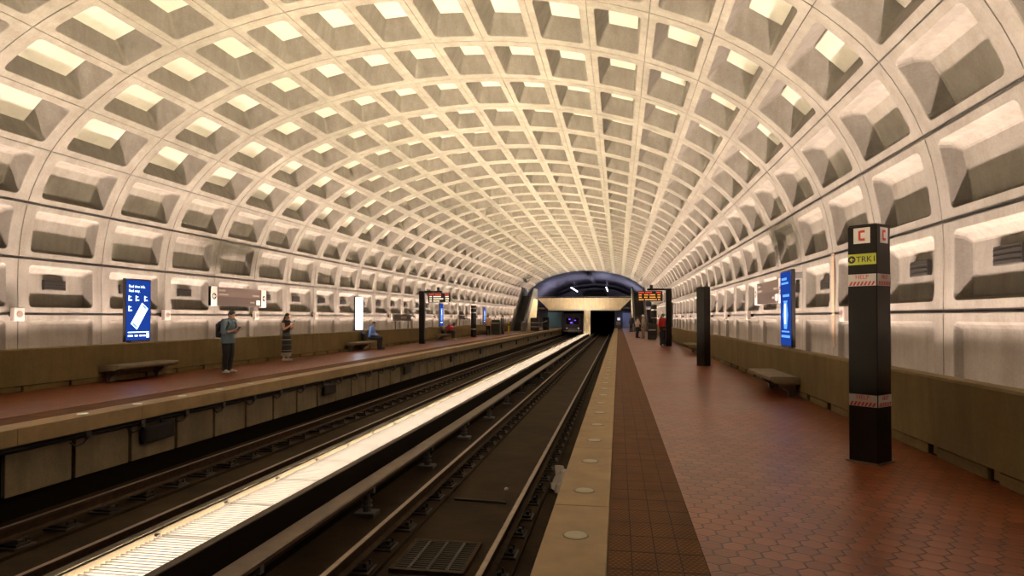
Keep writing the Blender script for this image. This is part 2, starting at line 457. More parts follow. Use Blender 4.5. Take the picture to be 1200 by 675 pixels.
# dark double seals in the wide joints of the walls
for wall, rows in ((wall_left, (1, 2, 3, 4)), (wall_right, (21, 20, 19, 18))):
    for r in rows:
        for d in ((0,) if r in (4, 18) else (-.022, .018)):
            (x, z), (nx, nz) = prof_at(r + d / PU)
            b = MB(); b.box((XC + x + nx * .004, (Y0 + Y1) / 2, z + nz * .004), (.016, Y1 - Y0, .013), ry=math.atan2(nx, nz)); b.build('joint_seal', M['black'], wall)

b = MB(); b.box((XC + 8.855, RIB0 - .02, 1.9), (.02, .17, 2.0), bev=.006)
o = b.build('stain', mat('tan_stain', (.19, .125, .075), .85, n_scale=5, n_amt=.3), wall_right); o['label'] = 'tan vertical stain down a rib'
# closing back wall behind the camera
b = MB()
ring_pts = [(XC + x, z) for x, z in PROF] + [(XC + 8.86, -1.5), (XC - 8.86, -1.5)]
b.prism(ring_pts, Y0 - 0.3, Y0)
struct(b.build('wall_back', M['vault']))

# ------------------------------------------------------------------ platforms, parapets, track bed
YE = 97.0
def platform(side, nm):
    s = side                                   # +1 right, -1 left
    e = XC + s * HEDGE; p = XC + s * HPAR
    b = MB(); x0, x1 = sorted((e + s * (0.45 + 0.61), p + s * 0.05)); b.box(((x0 + x1) / 2, (Y0 + YE) / 2, -0.10), (x1 - x0, YE - Y0, 0.20))
    fl = struct(b.build('floor_' + nm, M['hex']))
    b = MB(); x0, x1 = sorted((e + s * 0.45, e + s * 1.06)); b.box(((x0 + x1) / 2, (Y0 + YE) / 2, -0.10), (x1 - x0, YE - Y0, 0.204))
    b.build('tactile_strip', M['tactile'], fl)
    b = MB(); yy = Y0
    while yy < YE - 0.1:                       # granite edge stones, thin joints
        y2 = min(yy + L, YE); x0, x1 = sorted((e, e + s * 0.447))
        b.box(((x0 + x1) / 2, (yy + y2) / 2, -0.115), (x1 - x0, y2 - yy - 0.006, 0.236), bev=0.008); yy += L
    b.build('granite_edge', M['slab'], fl)
    # wall below the edge: pale panels in a dark frame
    xw = e + s * 0.24
    b = MB(); b.box((xw + s * 0.16, (Y0 + YE) / 2, (-0.2 + ZBED - .3) / 2), (0.2, YE - Y0, 1.4)); b.build('under_wall', M['dark'], fl)
    b = MB(); yy = Y0
    while yy < YE - 1:
        b.box((xw + s * 0.03, yy + L / 4, -0.68), (0.07, L / 2 - 0.075, 0.60), bev=0.01); yy += L / 2
    b.build('under_panel', M['under'], fl)
    b = MB()
    for j, z in enumerate((-0.27, -0.325)):
        b.cyl((e + s * (0.13 + j * .03), Y0, z), (e + s * (0.13 + j * .03), YE, z), 0.022, n=8)
    b.build('conduit', M['cable'], fl)
    # parapet with a recessed foot
    b = MB(); xf = p
    prof = [(xf + s * 0.0, 0.13), (xf - s * 0.015, 0.86), (xf + s * 0.005, 0.885), (xf + s * 0.19, 0.885), (xf + s * 0.20, 0.13)]
    yy = Y0
    while yy < YE - 0.1:
        y2 = min(yy + 2 * L, YE); b.prism(prof, yy + 0.004, y2 - 0.004); yy += 2 * L
    par = struct(b.build('wall_parapet_' + nm, M['parapet']))
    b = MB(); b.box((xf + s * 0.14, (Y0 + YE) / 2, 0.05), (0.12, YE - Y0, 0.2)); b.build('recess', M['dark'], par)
    b = MB(); yy = Y0 + .3
    while yy < YE - 1.2:
        b.box((xf + s * 0.055, yy + 0.5, 0.055), (0.06, 0.98, 0.115), bev=0.012)
        b.box((xf + s * 0.10, yy + 1.08, 0.055), (0.06, 0.14, 0.09)); yy += L / 2
    b.build('foot_block', M['parapet'], par)
    # gutter floor behind the parapet
    b = MB(); x0, x1 = sorted((p + s * 0.19, XC + s * 9.1)); b.box(((x0 + x1) / 2, (Y0 + YE) / 2, 0.28), (x1 - x0, YE - Y0, 0.06))
    b.build('gutter', M['vault'], par)
    return fl, par
floor_right, parapet_right = platform(1, 'right')
floor_left, parapet_left = platform(-1, 'left')
b = MB(); b.box((XC, (Y0 + 125) / 2, ZBED - 0.1), (2 * HEDGE + 0.8, 125 - Y0, 0.2))
bed = struct(b.build('floor_trackbed', M['bed']))

COVE_W = 215; COVE_T = 1
# cove lamps standing in the gutters behind the parapets
for s, nm in ((1, 'right'), (-1, 'left')):
    x = XC + s * (HPAR + 0.34)
    for k in range(-4, 27, 1):
        y = RIB0 + k * 2.925 + 0.3
        if y < Y0 + 2 or y > YE - 4: continue
        if k == -4 or not bpy.data.objects.get('cove_lamp_proto_' + nm):
            t = empty('cove_lamp', (x, y, 0.31), 0, 'strip lamp lying in the gutter behind the %s hand parapet' % nm, 'lamp', 'cove lamps behind the %s parapet' % nm)
            b = MB(); b.box((0, 0, 0.15), (0.14, 2.84, 0.06), bev=0.01); b.box((0, 1.0, 0.06), (0.06, 0.06, 0.12)); b.box((0, -1.0, 0.06), (0.06, 0.06, 0.12)); b.build('lamp_housing', M['white'], t)
            b = MB(); b.cyl((0, -1.36, 0.225), (0, 1.36, 0.225), 0.026, n=8); b.build('tube', M['cove'], t)
            ld = bpy.data.lights.new('cove_reflector', 'AREA'); ld.shape = 'RECTANGLE'; ld.size = .10; ld.size_y = 2.7; ld.energy = COVE_W; ld.color = (1.0, .80, .69); ld.spread = math.radians(105)
            lo = bpy.data.objects.new('reflector_beam', ld); COL.objects.link(lo); lo.parent = t; lo.location = (0, 0, .26); lo.rotation_euler = (0, PI + s * math.radians(3) * COVE_T, 0)
            proto = t; t.name = 'cove_lamp_proto_' + nm
        else:
            dup(proto, (x, y, 0.31)).name = 'cove_lamp'
    proto.name = 'cove_lamp'

# ------------------------------------------------------------------ running rails
def rail_prof(x):
    z = ZRAIL
    return [(x - .07, z - .16), (x + .07, z - .16), (x + .07, z - .145), (x + .012, z - .125), (x + .010, z - .045), (x + .036, z - .032), (x + .036, z - .006), (x + .028, z),
            (x - .028, z), (x - .036, z - .006), (x - .036, z - .032), (x - .010, z - .045), (x - .012, z - .125), (x - .07, z - .145)]
tb = MB()
tb.box((0, 0, 0.035), (0.36, 0.30, 0.07), bev=0.008)
tb.box((0, 0, 0.085), (0.30, 0.20, 0.03), bev=0.005)
for s in (-1, 1):
    tb.box((s * 0.098, 0, 0.115), (0.045, 0.09, 0.045), bev=0.008); tb.cyl((s * 0.125, 0.055, 0.08), (s * 0.125, 0.055, 0.155), 0.016, n=6); tb.cyl((s * 0.115, -0.055, 0.08), (s * 0.115, -0.055, 0.15), 0.016, n=6)
fast_me = bpy.data.meshes.new('rail_fastener'); tb.bm.to_mesh(fast_me); tb.bm.free(); fast_me.materials.append(M['fast'])
RX = [XC + 2.222 - 0.7525 + 1.505, XC + 2.222 - 0.7525, XC - 2.222 + 0.7525, XC - 2.222 - 0.7525]
RLAB = ['polished rail nearest the right hand platform edge', 'polished rail between the near third rail and the drain grate', 'far track rail running along the far side of the bright light strip', 'thin rail nearest the left hand platform wall']
for x, lab in zip(RX, RLAB):
    b = MB(); b.prism(rail_prof(0), 0, 122 - Y0)
    r = b.build('running_rail', M['railrust'], loc=(x, Y0, 0)); tag(r, lab, 'rail')
    b = MB(); b.box((0, (122 - Y0) / 2, ZRAIL + 0.0012), (0.058, 122 - Y0, 0.004)); b.build('rail_head', M['rail'], r)
    y0 = 4.6; n = 0
    rest = MB()
    while y0 < 95:
        if n < 99:
            o = bpy.data.objects.new('rail_fastener', fast_me); COL.objects.link(o); o.parent = r; o.location = (0, y0 - Y0, ZBED)
        else:
            rest.box((0, y0 - Y0, ZBED + .06), (0.34, 0.28, 0.12))
        n += 1; y0 += 0.72
    rest.build('rail_fastener', M['fast'], r)['kind'] = 'stuff'
    b = MB(); b.box((0, (122 - Y0) / 2, ZBED + 0.02), (0.42, 122 - Y0, 0.05)); b.build('plinth', M['bed'], r)

# third rails under their cover boards
for x, s, lab in ((XC + 2.222 - 0.7525 - 0.72, 1, 'third rail under a brown cover board on the near side of the light strip'),
                  (XC - 2.222 + 0.7525 + 0.72, -1, 'third rail under a brown cover board on the far side of the light strip')):
    t = empty('third_rail', (x, Y0, 0), 0, lab, 'third rail')
    b = MB(); b.prism([(-.11, -.845), (-.13, -.86), (-.13, -.90), (-.115, -.90), (-.10, -.868), (.10, -.868), (.115, -.90), (.13, -.90), (.13, -.86), (.11, -.845)], 0, 120 - Y0); b.build('cover_board', M['cover'], t)
    b = MB(); b.prism([(-.04, -1.0), (.04, -1.0), (.04, -.965), (.012, -.955), (.012, -.925), (.04, -.915), (.04, -.895), (-.04, -.895), (-.04, -.915), (-.012, -.925), (-.012, -.955), (-.04, -.965)], 0, 120 - Y0); b.build('contact_rail', M['railrust'], t)
    y = 5.85
    while y < 88:
        b = MB(); yy = y - Y0
        b.box((0, yy, ZBED + .03), (0.30, 0.26, 0.06), bev=0.01); b.cyl((0, yy, ZBED + .06), (0, yy, -1.0), 0.06, 0.045, 10)
        b.cyl((0, yy, ZBED + .12), (0, yy, ZBED + .15), 0.08, n=10); b.cyl((0, yy, ZBED + .19), (0, yy, ZBED + .22), 0.075, n=10)
        b.box((s * .09, yy, -0.93), (0.05, 0.07, 0.13)); b.box((-s * .09, yy, -0.93), (0.05, 0.07, 0.13))
        b.build('insulator', M['grey'], t); y += 2.95

# ------------------------------------------------------------------ lit strip between the tracks
for s, lab in ((1, 'near side'), (-1, 'far side')):
    b = MB(); b.box((0, (88 - Y0) / 2, 0), (0.13, 88 - Y0 - .1, 0.66), bev=0.01)
    ko = b.build('lamp_kerb', M['kerb'], loc=(XC + s * 0.407, Y0, -0.99))  # sides coloured near-black for the dark below, cap left paler
    b = MB(); b.box((s * .012, (88 - Y0) / 2, .335), (0.10, 88 - Y0 - .1, 0.015), bev=.004); b.build('cap', M['trough'], ko)
    tag(ko, 'long concrete kerb with black shaded sides along the %s of the bright lamps between the tracks' % lab, 'kerb')
b = MB(); b.box((XC, (88 + Y0) / 2, -1.12), (0.66, 88 - Y0 - .1, 0.44)); struct(b.build('floor_trough', M['trough']))
tl = empty('track_lamp', (XC, 0, -0.87), 0, 'louvred strip lamp glowing in the row between the two tracks', 'lamp', 'louvred lamps between the tracks')
hl = L / 4
b = MB()
for s in (1, -1):
    b.box((s * 0.327, 0, 0.05), (0.016, 2 * hl - 0.02, 0.10))
    b.box((s * 0.322, hl - .03, 0.172), (0.03, 0.045, 0.014))
b.box((0, 0, 0.0), (0.66, 2 * hl - .01, 0.02)); b.build('lamp_housing', M['louver'], tl)
b = MB(); b.box((0, 0, 0.085), (0.60, 2 * hl - 0.04, 0.012)); b.build('diffuser', M['cover_lit'], tl)
b = MB(); n = 19
for j in range(n):
    b.box((0, -hl + (j + .5) * 2 * hl / n, 0.135), (0.635, 0.012, 0.05))
b.build('louver', M['louver'], tl)
first = True; y = 3.0
while y < 87.4:
    if first: tl.location = (XC, y, -0.87); first = False
    else: dup(tl, (XC, y, -0.87))
    y += L / 2

# ------------------------------------------------------------------ flush lamps in the granite edges
for s, nm, ya in ((1, 'right', 3.35), (-1, 'left', 8.9)):
    x = XC + s * (HEDGE - 0.0) + s * 0.222
    el = empty('platform_edge_lamp', (x, ya, 0.0), 0, 'small round lamp set flush in the %s hand granite platform edge' % nm, 'lamp', 'round lamps in the %s platform edge' % nm)
    b = MB(); b.cyl((0, 0, -0.02), (0, 0, 0.006), 0.098, 0.092, 24); b.build('rim', M['grey'], el)
    b = MB(); b.cyl((0, 0, 0.004), (0, 0, 0.009), 0.083, 0.078, 24); b.build('lens', M['lens'] if s > 0 else M['edgelamp'], el)
    y = ya + L / 2
    while y < YE - 1:
        dup(el, (x, y, 0.0)); y += L / 2

# ------------------------------------------------------------------ between the rails: drain, cable, litter
t = empty('drain_grate', (XC + 2.222, 7.35, ZBED), 0, 'square iron drain grate set between the near rails', 'grate')
b = MB()
for s in (1, -1): b.box((s * .405, 0, .025), (0.05, 0.98, 0.05)); b.box((0, s * .47, .025), (0.84, 0.05, 0.05))
b.build('frame', M['railrust'], t)
b = MB()
for j in range(3): b.box(((j - 1) * .22, 0, .027), (0.03, 0.92, 0.045))
for j in range(15): b.box((0, -.43 + j * .0615, .024), (0.80, 0.02, 0.04))
b.build('bar', M['fast'], t)
b = MB(); b.box((0, 0, .003), (.78, .9, .006)); b.build('pit', M['dark'], t)
b = MB(); pts = [(XC + 2.222 - .42, 9.75, ZBED + .019), (XC + 2.1, 9.72, ZBED + .019), (XC + 2.5, 9.7, ZBED + .019), (XC + 2.222 + .42, 9.66, ZBED + .019)]
b.tube(pts, 0.018); tag(b.build('cross_cable', M['cable']), 'black cable lying across the near track beyond the drain grate', 'cable')
b = MB()
bmesh.ops.create_grid(b.bm, x_segments=10, y_segments=14, size=0.5)
for v in b.bm.verts:
    a = math.atan2(v.co.y, v.co.x); v.co.x *= .21; v.co.y *= 0.95
    v.co.z = .07 * math.sin(9 * v.co.x + 5 * v.co.y) + .06 * math.sin(17 * v.co.y - 6 * v.co.x) + .09
    v.co.x += .03 * math.sin(a * 5)
bmesh.ops.solidify(b.bm, geom=b.bm.faces[:], thickness=0.006)
tag(b.build('paper_sheet', M['white'], smooth=True, loc=(-.985, 10.8, ZBED + .045)), 'crumpled white sheet lying between the near rail and the platform wall', 'litter')
for i, (x, y, r, lab) in enumerate(((-1.80, 10.25, .035, 'small pale scrap on the track bed left of the near rail'), (-.80, 16.2, .06, 'pale scrap of litter beyond the crumpled sheet by the platform wall'))):
    b = MB(); b.ball((0, 0, 0), (r, r * 1.5, r * .6), 2)
    for v in b.bm.verts: v.co *= 1 + .25 * math.sin(40 * v.co.x + 31 * v.co.y + 27 * v.co.z)
    tag(b.build('paper_scrap', M['white'], loc=(x, y, ZBED + .05 + r * .55)), lab, 'litter')
# boxes and loops hung under the left edge
xb = XC - HEDGE - 0.20
for i in range(11):
    y = 10.5 + i * 3 * L
    b = MB(); b.box((0, 0, 0), (0.08, 0.80, 0.30), bev=0.015); b.box((0.045, 0, 0), (0.012, 0.72, 0.23), bev=0.005)
    o = b.build('indicator_box', M['black'], loc=(xb + .04, y, -0.55))
    tag(o, 'flat black box hung on the pale wall below the left platform edge', 'box', 'black boxes below the left platform edge')
    b = MB(); b.box((0, 0.1, .19), (.03, .05, .12)); b.build('hanger', M['grey'], o)
for i in range(26):
    y = 8.6 + i * L / 2
    b = MB(); b.box((0, 0, 0), (.05, .10, .13), bev=.01); o = b.build('cable_clamp', M['grey'], loc=(xb + .08, y + .3, -.33))
    tag(o, 'small grey clamp holding the cables below the left platform edge', 'clamp', 'cable clamps below the left platform edge')
    b = MB(); b.tube([(0.02, -.02, -.02), (.03, -.12, -.10), (.03, -.26, -.12), (.02, -.36, -.05)], .012); b.build('cable_loop', M['cable'], o)

# ------------------------------------------------------------------ pylons
HSIDE = 0.30
def pylon(name, x, y, h, label, group=None):
    t = empty(name, (x, y, 0), PI / 4, label, 'pylon')
    b = MB(); b.box((0, 0, h / 2), (HSIDE, HSIDE, h), bev=0.008); b.build('shaft', M['bronze'], t)
    b = MB(); b.box((0, 0, 0.006), (HSIDE + .05, HSIDE + .05, 0.012)); b.build('base_plate', M['grey'], t)
    b = MB(); b.box((0, 0, h + .006), (HSIDE - .02, HSIDE - .02, .014)); b.build('cap', M['bronze'], t)
    return t
def decal_plane(t, face):
    """face 0: the face turned to the tracks and the camera, face 1: the one turned to the right; returns helper to place flat marks"""
    h = HSIDE / 2 + .002
    if face == 0: o, r = V(-h, 0, 0), V(0, -1, 0)
    elif face == 1: o, r = V(0, -h, 0), V(1, 0, 0)
    elif face == 2: o, r = V(h, 0, 0), V(0, 1, 0)
    else: o, r = V(0, h, 0), V(-1, 0, 0)
    n = r.cross(V(0, 0, 1))
    def rect(b, u, z, w, hh, lift=0.0, skew=0.0):
        q = [(u - w / 2, z - hh / 2), (u + w / 2, z - hh / 2), (u + w / 2 + skew, z + hh / 2), (u - w / 2 + skew, z + hh / 2)]
        vs = [b.bm.verts.new(o + r * a + V(0, 0, c) + n * (k * .002 + lift)) for k in (0, 1) for a, c in q]
        for f in ((3, 2, 1, 0), (4, 5, 6, 7), (0, 1, 5, 4), (1, 2, 6, 5), (2, 3, 7, 6), (3, 0, 4, 7)): b.bm.faces.new([vs[i] for i in f])
    def mtx(u, z, lift=.004): return facing(o + r * u + V(0, 0, z) + n * lift, r, (0, 0, 1))
    return rect, mtx
def phone_sign(t, face, z):
    rect, mtx = decal_plane(t, face)
    b = MB(); rect(b, 0, z, .17, .165); s = b.build('phone_sign', M['white'], t); s['label'] = 'white square sign with a red telephone handset'
    b = MB(); rect(b, -.022, z, .022, .10, .003); rect(b, .008, z + .043, .05, .026, .003); rect(b, .008, z - .043, .05, .026, .003); b.build('handset', M['red'], s)
def help_sign(t, face, z):
    rect, mtx = decal_plane(t, face)
    b = MB(); rect(b, 0, z, HSIDE - .012, .125); s = b.build('help_sign', M['white'], t); s['label'] = 'white band reading HELP over red slanting stripes'
    put_text('lettering', 'HELP', .062, M['red'], s, mtx(0, z + .03), 'CENTER')
    b = MB()
    for j in range(7): rect(b, -.125 + j * .038, z - .036, .020, .042, .003, .022)
    b.build('stripe', M['red'], s)
def track_sign(t, face, z):
    rect, mtx = decal_plane(t, face)
    b = MB(); rect(b, 0.0, z, HSIDE - .012, .115); s = b.build('track_sign', M['lime'], t); s['label'] = 'yellow green band reading TRK1 with a round arrow'
    put_text('lettering', 'TRK1', .088, M['black'], s, mtx(.045, z - .004), 'CENTER')
    me = bpy.data.meshes.new('disc'); bm = bmesh.new(); bmesh.ops.create_cone(bm, cap_ends=True, segments=24, radius1=.040, radius2=.040, depth=.002); bm.to_mesh(me); bm.free()
    me.transform(mtx(-.105, z, .004)); link('arrow_disc', me, M['black'], s)
    b = MB(); rect(b, -.102, z, .045, .010, .006); 
    rect(b, -.117, z + .009, .012, .022, .006, .014); rect(b, -.103, z - .009, .012, .022, .006, -.014)
    b.build('arrow', M['lime'], s)
XR, XL = 2.65, 2 * XC - 2.65
PY = [7.38, 20.9, 35.0, 49.2, 63.0]
p = pylon('platform_pylon', XR, PY[0], 2.50, 'nearest dark pylon with the TRK1 sign and red HELP bands on the right platform')
for f in (0, 1):
    phone_sign(p, f, 2.395); help_sign(p, f, 1.925); help_sign(p, f, .655)
track_sign(p, 0, 2.145)
pylon('platform_pylon', XR, PY[1], 2.48, 'plain dark pylon, second from the camera on the right platform')
p = pylon('platform_pylon', XR, PY[3], 2.45, 'dark pylon behind the bin and beyond the departure board on the right platform')
def boards_on(p, face, specs):
    rect, mtx = decal_plane(p, face)
    for z, h in specs:
        b = MB(); rect(b, 0, z, HSIDE - .03, h); b.build('name_band', M['white'], p)
boards_on(p, 0, [(2.1, .10), (1.5, .06)]); boards_on(p, 1, [(2.1, .10), (1.5, .06)])
p = pylon('platform_pylon', XL + .1, PY[3] - .1, 2.45, 'dark pylon with pale bands beside the red shirted person on the left platform')
boards_on(p, 0, [(2.25, .05), (1.9, .07), (.62, .09)]); boards_on(p, 1, [(2.25, .05), (1.9, .07), (.62, .09)])
boards_on(p, 3, [(2.25, .05), (1.9, .07), (.62, .09)])

def departure_pylon(x, y, s, label, sx, rows):
    """s: side the board hangs on; sx: centre of the board"""
    p = pylon('departure_board_pylon', x, y, 3.02, label); p.rotation_euler = (0, 0, 0); p['category'] = 'departure board'
    w = 1.32
    x0, x1 = (0.21, sx + 0.3) if s > 0 else (sx - 0.3, -0.21)
    b = MB(); b.box(((sx) / 2, 0, 3.02), (abs(sx) + .30, .16, .10), bev=.008); b.build('arm', M['bronze'], p)
    b = MB(); b.box((sx, 0, 2.67), (w, .18, .54), bev=.012); bd = b.build('display_case', M['black'], p)
    b = MB(); b.box((sx * .93, 0, 3.17), (.16, .18, .22), bev=.02); b.cyl((sx * .93, -.12, 3.17), (sx * .93, -.09, 3.17), .05, n=12); b.build('camera_housing', M['black'], p)
    y0 = -.094
    mats = rows
    for j, (mt, words) in enumerate(mats):
        z = 2.865 - j * .128
        b = MB()
        for (u, ww) in words:
            n = max(1, int(ww / .05))
            for q in range(n):
                b.box((sx - w / 2 + u + (q + .5) * ww / n, y0, z), (ww / n * .70, .008, .062))
        b.build('display_row', mt, bd)
    return p
departure_pylon(XR, PY[2], -1, 'departure board hung from a dark pylon on the right platform', -0.98,
    [(M['led_r'], [(.06, .30), (.42, .35), (.98, .26)]), (M['led_o'], [(.08, .16), (.36, .22), (.64, .30), (1.05, .16)]), (M['led_o'], [(.08, .16), (.36, .18), (.64, .32), (1.05, .16)]), (M['led_o'], [(.08, .26), (.40, .62), (1.08, .12)])])
departure_pylon(XL + .05, PY[2] + .9, 1, 'departure board hung from a dark pylon on the left platform', 1.05,
    [(M['led_r'], [(.06, .30), (.42, .35), (.98, .26)]), (M['led_w'], [(.08, .14), (.30, .46), (1.02, .20)]), (M['led_w'], [(.08, .14), (.30, .60), (1.02, .22)]), (M['led_w'], [(.08, .14), (.30, .38), (1.04, .18)])])
b = MB(); b.box((0, 0, .45), (.05, .05, .9), bev=.008); b.box((0, 0, .01), (.16, .16, .02)); b.cyl((0, 0, .9), (0, 0, .93), .03, .012)
tag(b.build('marker_post', M['yellow'], loc=(XL - .22, PY[2] + 1.2, 0)), 'thin yellow post beside the left departure board pylon', 'post')

# ------------------------------------------------------------------ benches cantilevered from the parapets
def bench(y, s, label):
    x = XC + s * (HPAR - 0.022)
    t = empty('bench', (x, y, 0), 0 if s < 0 else PI, label, 'bench')
    b = MB(); l = 1.03
    prof = [(0.0, .25), (0.0, .385), (.03, .40), (.50, .40), (.535, .38), (.535, .325), (.40, .265)]
    b.prism(prof, -l, l); b.build('seat', M['bench'], t)
    for q in (-1, 1):
        b = MB(); b.prism([(.02, .26), (.34, .26), (.30, .20), (.16, .10), (.15, 0), (.06, 0), (.05, .08), (.02, .10)], q * .8 - .06, q * .8 + .06); b.build('bracket', M['grey'], t)
    return t
bench(14.3, -1, 'stone bench on the left parapet under the blue phone poster')
bench(28.1, -1, 'stone bench on the left parapet with the seated person in a blue shirt')
bench(42.2, -1, 'stone bench on the left parapet with the bent person in a red shirt')
bench(56.0, -1, 'far stone bench on the left parapet behind the dark bin')
bench(13.9, 1, 'stone bench on the right parapet below the blue advertising screen')
bench(28.6, 1, 'stone bench on the right parapet behind the second pylon')
bench(42.8, 1, 'far stone bench on the right parapet beyond the departure board')

# ------------------------------------------------------------------ advertising screens
def ad(y, s, label, design):
    x = XC + s * (HPAR + 0.09)
    t = empty('advertising_screen', (x, y, 0.885), 0 if s < 0 else PI, label, 'advertising screen')
    w, h, d = .88, 1.60, .085
    b = MB(); b.box((0, 0, h / 2 + .03), (d, w, h), bev=.012); cs = b.build('case', M['black'], t)
    b = MB(); b.box((0, 0, .02), (.10, .50, .06)); b.build('foot', M['grey'], t)
    b = MB(); b.box((-.12, w * .40, h - .1), (.14, .10, .14)); b.build('wall_bracket', M['grey'], t)
    xf = d / 2
    b = MB(); b.box((xf, 0, h / 2 + .03), (.008, w - .05, h - .07)); sc = b.build('screen', M['scr_full'] if design == 2 else M['scr_blue'], t)
    xf += .006; zc = h / 2 + .03
    def fm(u, z): return facing((xf, u, z), (0, 1, 0), (0, 0, 1))
    def quad(b, u, z, ww, hh, a=0): b.box((xf, u, z), (.004, ww, hh), rx=a)
    if design == 1:
        put_text('headline', 'Real time info.', .098, M['scr_white'], sc, fm(-.34, h - .17))
        put_text('headline', 'Real easy.', .098, M['scr_white'], sc, fm(-.34, h - .28))
        b = MB()
        for (u, z) in ((-.30, 1.13), (-.06, 1.13), (.24, 1.13), (-.30, .87)):
            quad(b, u - .03, z, .03, .14); quad(b, u + .03, z - .045, .08, .03); quad(b, u + .02, z + .04, .05, .02)
        b.build('icon', M['scr_white'], sc)
        b = MB(); b.box((xf, .03, .68), (.006, .26, .66), rx=-.62, bev=.002); ph = b.build('phone_picture', M['scr_white'], sc)
        b = MB(); b.box((xf + .004, .03 - .165, .68 - .235), (.004, .16, .045), rx=-.62); b.box((xf + .004, .03 + .165, .68 + .235), (.004, .14, .05), rx=-.62); b.build('phone_bar', M['scr_lblue'], ph)
        b = MB(); quad(b, 0, .27, .72, .025)
        for u, ww in ((-.28, .16), (-.08, .10), (.08, .10), (.20, .08)): quad(b, u, .18, ww, .04)
        quad(b, .32, .18, .09, .11); b.build('footer', M['scr_white'], sc)
    elif design == 3:
        for u, z, ww, hh in ((-.1, 1.45, .4, .05), (-.05, 1.36, .55, .04), (.05, 1.1, .5, .05), (0, .98, .3, .03), (0, .35, .6, .03), (0, .25, .66, .05)):
            b = MB(); quad(b, u, z, ww, hh); b.build('text_line', M['scr_lblue'], sc)
        b = MB(); b.loft([[(xf - .002, .0 + .20 * c * math.cos(a), .68 + z0 + 0 * a) if False else (xf - .002 + .004 * q, .20 * math.cos(a) * (1 if q else 1), .70 + .34 * math.sin(a)) for a in [i * PI / 3 for i in range(6)]] for q, c, z0 in ((0, 1, 0), (1, 1, 0))])
        b.build('picture', M['scr_lblue'], sc)
        b = MB(); b.box((xf + .006, 0, .72), (.004, .10, .42), bev=.001); b.build('figure', M['scr_white'], sc)
    elif design == 4:
        b = MB(); quad(b, 0, .85, .34, .85); b.build('picture', M['scr_lblue'], sc)
        b = MB(); quad(b, 0, 1.0, .12, .35); quad(b, 0, .3, .5, .05); b.build('figure', M['scr_white'], sc)
    return t
ad(14.6, -1, 'upright blue screen showing a tilted white phone above the left bench', 1)
ad(28.75, -1, 'upright blank white glowing screen behind the person in a blue shirt', 2)
ad(43.1, -1, 'upright blue screen right of the left departure board pylon', 4)
ad(57.6, -1, 'far upright blue screen beyond the banded pylon on the left', 4)
ad(14.15, 1, 'upright blue screen above the nearest bench on the right parapet', 3)
ad(43.5, 1, 'far upright blue screen behind the right departure board pylon', 4)

# ------------------------------------------------------------------ signs on the walls
def line_sign(y, s, label):
    x = XC + s * 8.42
    t = empty('line_sign', (x, y, 0), 0 if s < 0 else PI, label, 'sign')
    l, z, h = 3.2, 2.21, .61
    b = MB(); b.box((0, 0, z + h * .25), (.10, l, h * .5)); b.build('upper_panel', M['signbrown'], t)
    b = MB(); b.box((0, 0, z - h * .25), (.10, l, h * .5)); b.build('lower_panel', M['signdark'], t)
    for q in (-1, 1):
        b = MB(); b.box((.006, q * (l / 2 - .15), z), (.104, .30, h + .02), bev=.006); e = b.build('end_panel', M['white'], t)
        me = bpy.data.meshes.new('d'); bm = bmesh.new(); bmesh.ops.create_cone(bm, cap_ends=True, segments=24, radius1=.105, radius2=.105, depth=.004); bm.to_mesh(me); bm.free()
        me.transform(facing((.061, q * (l / 2 - .15), z), (0, 1, 0), (0, 0, 1))); link('arrow_disc', me, M['black'], e)
        b = MB(); b.box((.066, q * (l / 2 - .15), z), (.006, .13, .03)); b.box((.066, q * (l / 2 - .12), z + .03), (.006, .025, .085), rx=q * .7); b.box((.066, q * (l / 2 - .12), z - .03), (.006, .025, .085), rx=-q * .7); b.build('arrow', M['white'], e)
        b = MB(); b.box((-.22, q * .9, z + .05), (.40, .06, .08)); b.build('wall_arm', M['bronze'], t)
    for u, zz, ww in ((-1.02, z + .20, .36), (-.95, z + .07, .52), (.95, z + .08, .42), (.72, z - .16, .28)):
        n = int(ww / .06)
        for q in range(n):
            b = MB(); b.box((.053, u - ww / 2 + (q + .5) * ww / n, zz), (.006, ww / n * .6, .055)); b.build('letter', M['cream'], t)
    b = MB(); b.box((.055, 1.08, z - .16), (.01, .22, .17), bev=.003); b.build('symbol_panel', M['white'], t)
    return t
line_sign(20.0, -1, 'long brown line sign with white arrow ends above the person with a backpack')
line_sign(18.5, 1, 'long brown line sign behind the blue screen on the right wall')
def name_sign(y, label, s=-1):
    x = XC + s * 8.05
    t = empty('station_name_sign', (x, y, 0), 0 if s < 0 else PI, label, 'sign')
    b = MB(); b.box((0, 0, 1.52), (.08, 3.0, .40), bev=.01); b.build('panel', M['signdark'], t)
    for q in range(8):
        b = MB(); b.box((.043, -.25 + q * .13, 1.53), (.006, .085, .14)); b.build('letter', M['white'], t)
    for q in (-1, 1):
        b = MB(); b.box((0, q * 1.1, 1.11), (.05, .06, .46)); b.build('post', M['bronze'], t)
name_sign(35.6, 'dark station name sign left of the left departure board pylon')
name_sign(50.3, 'dark station name sign left of the banded pylon on the left wall')

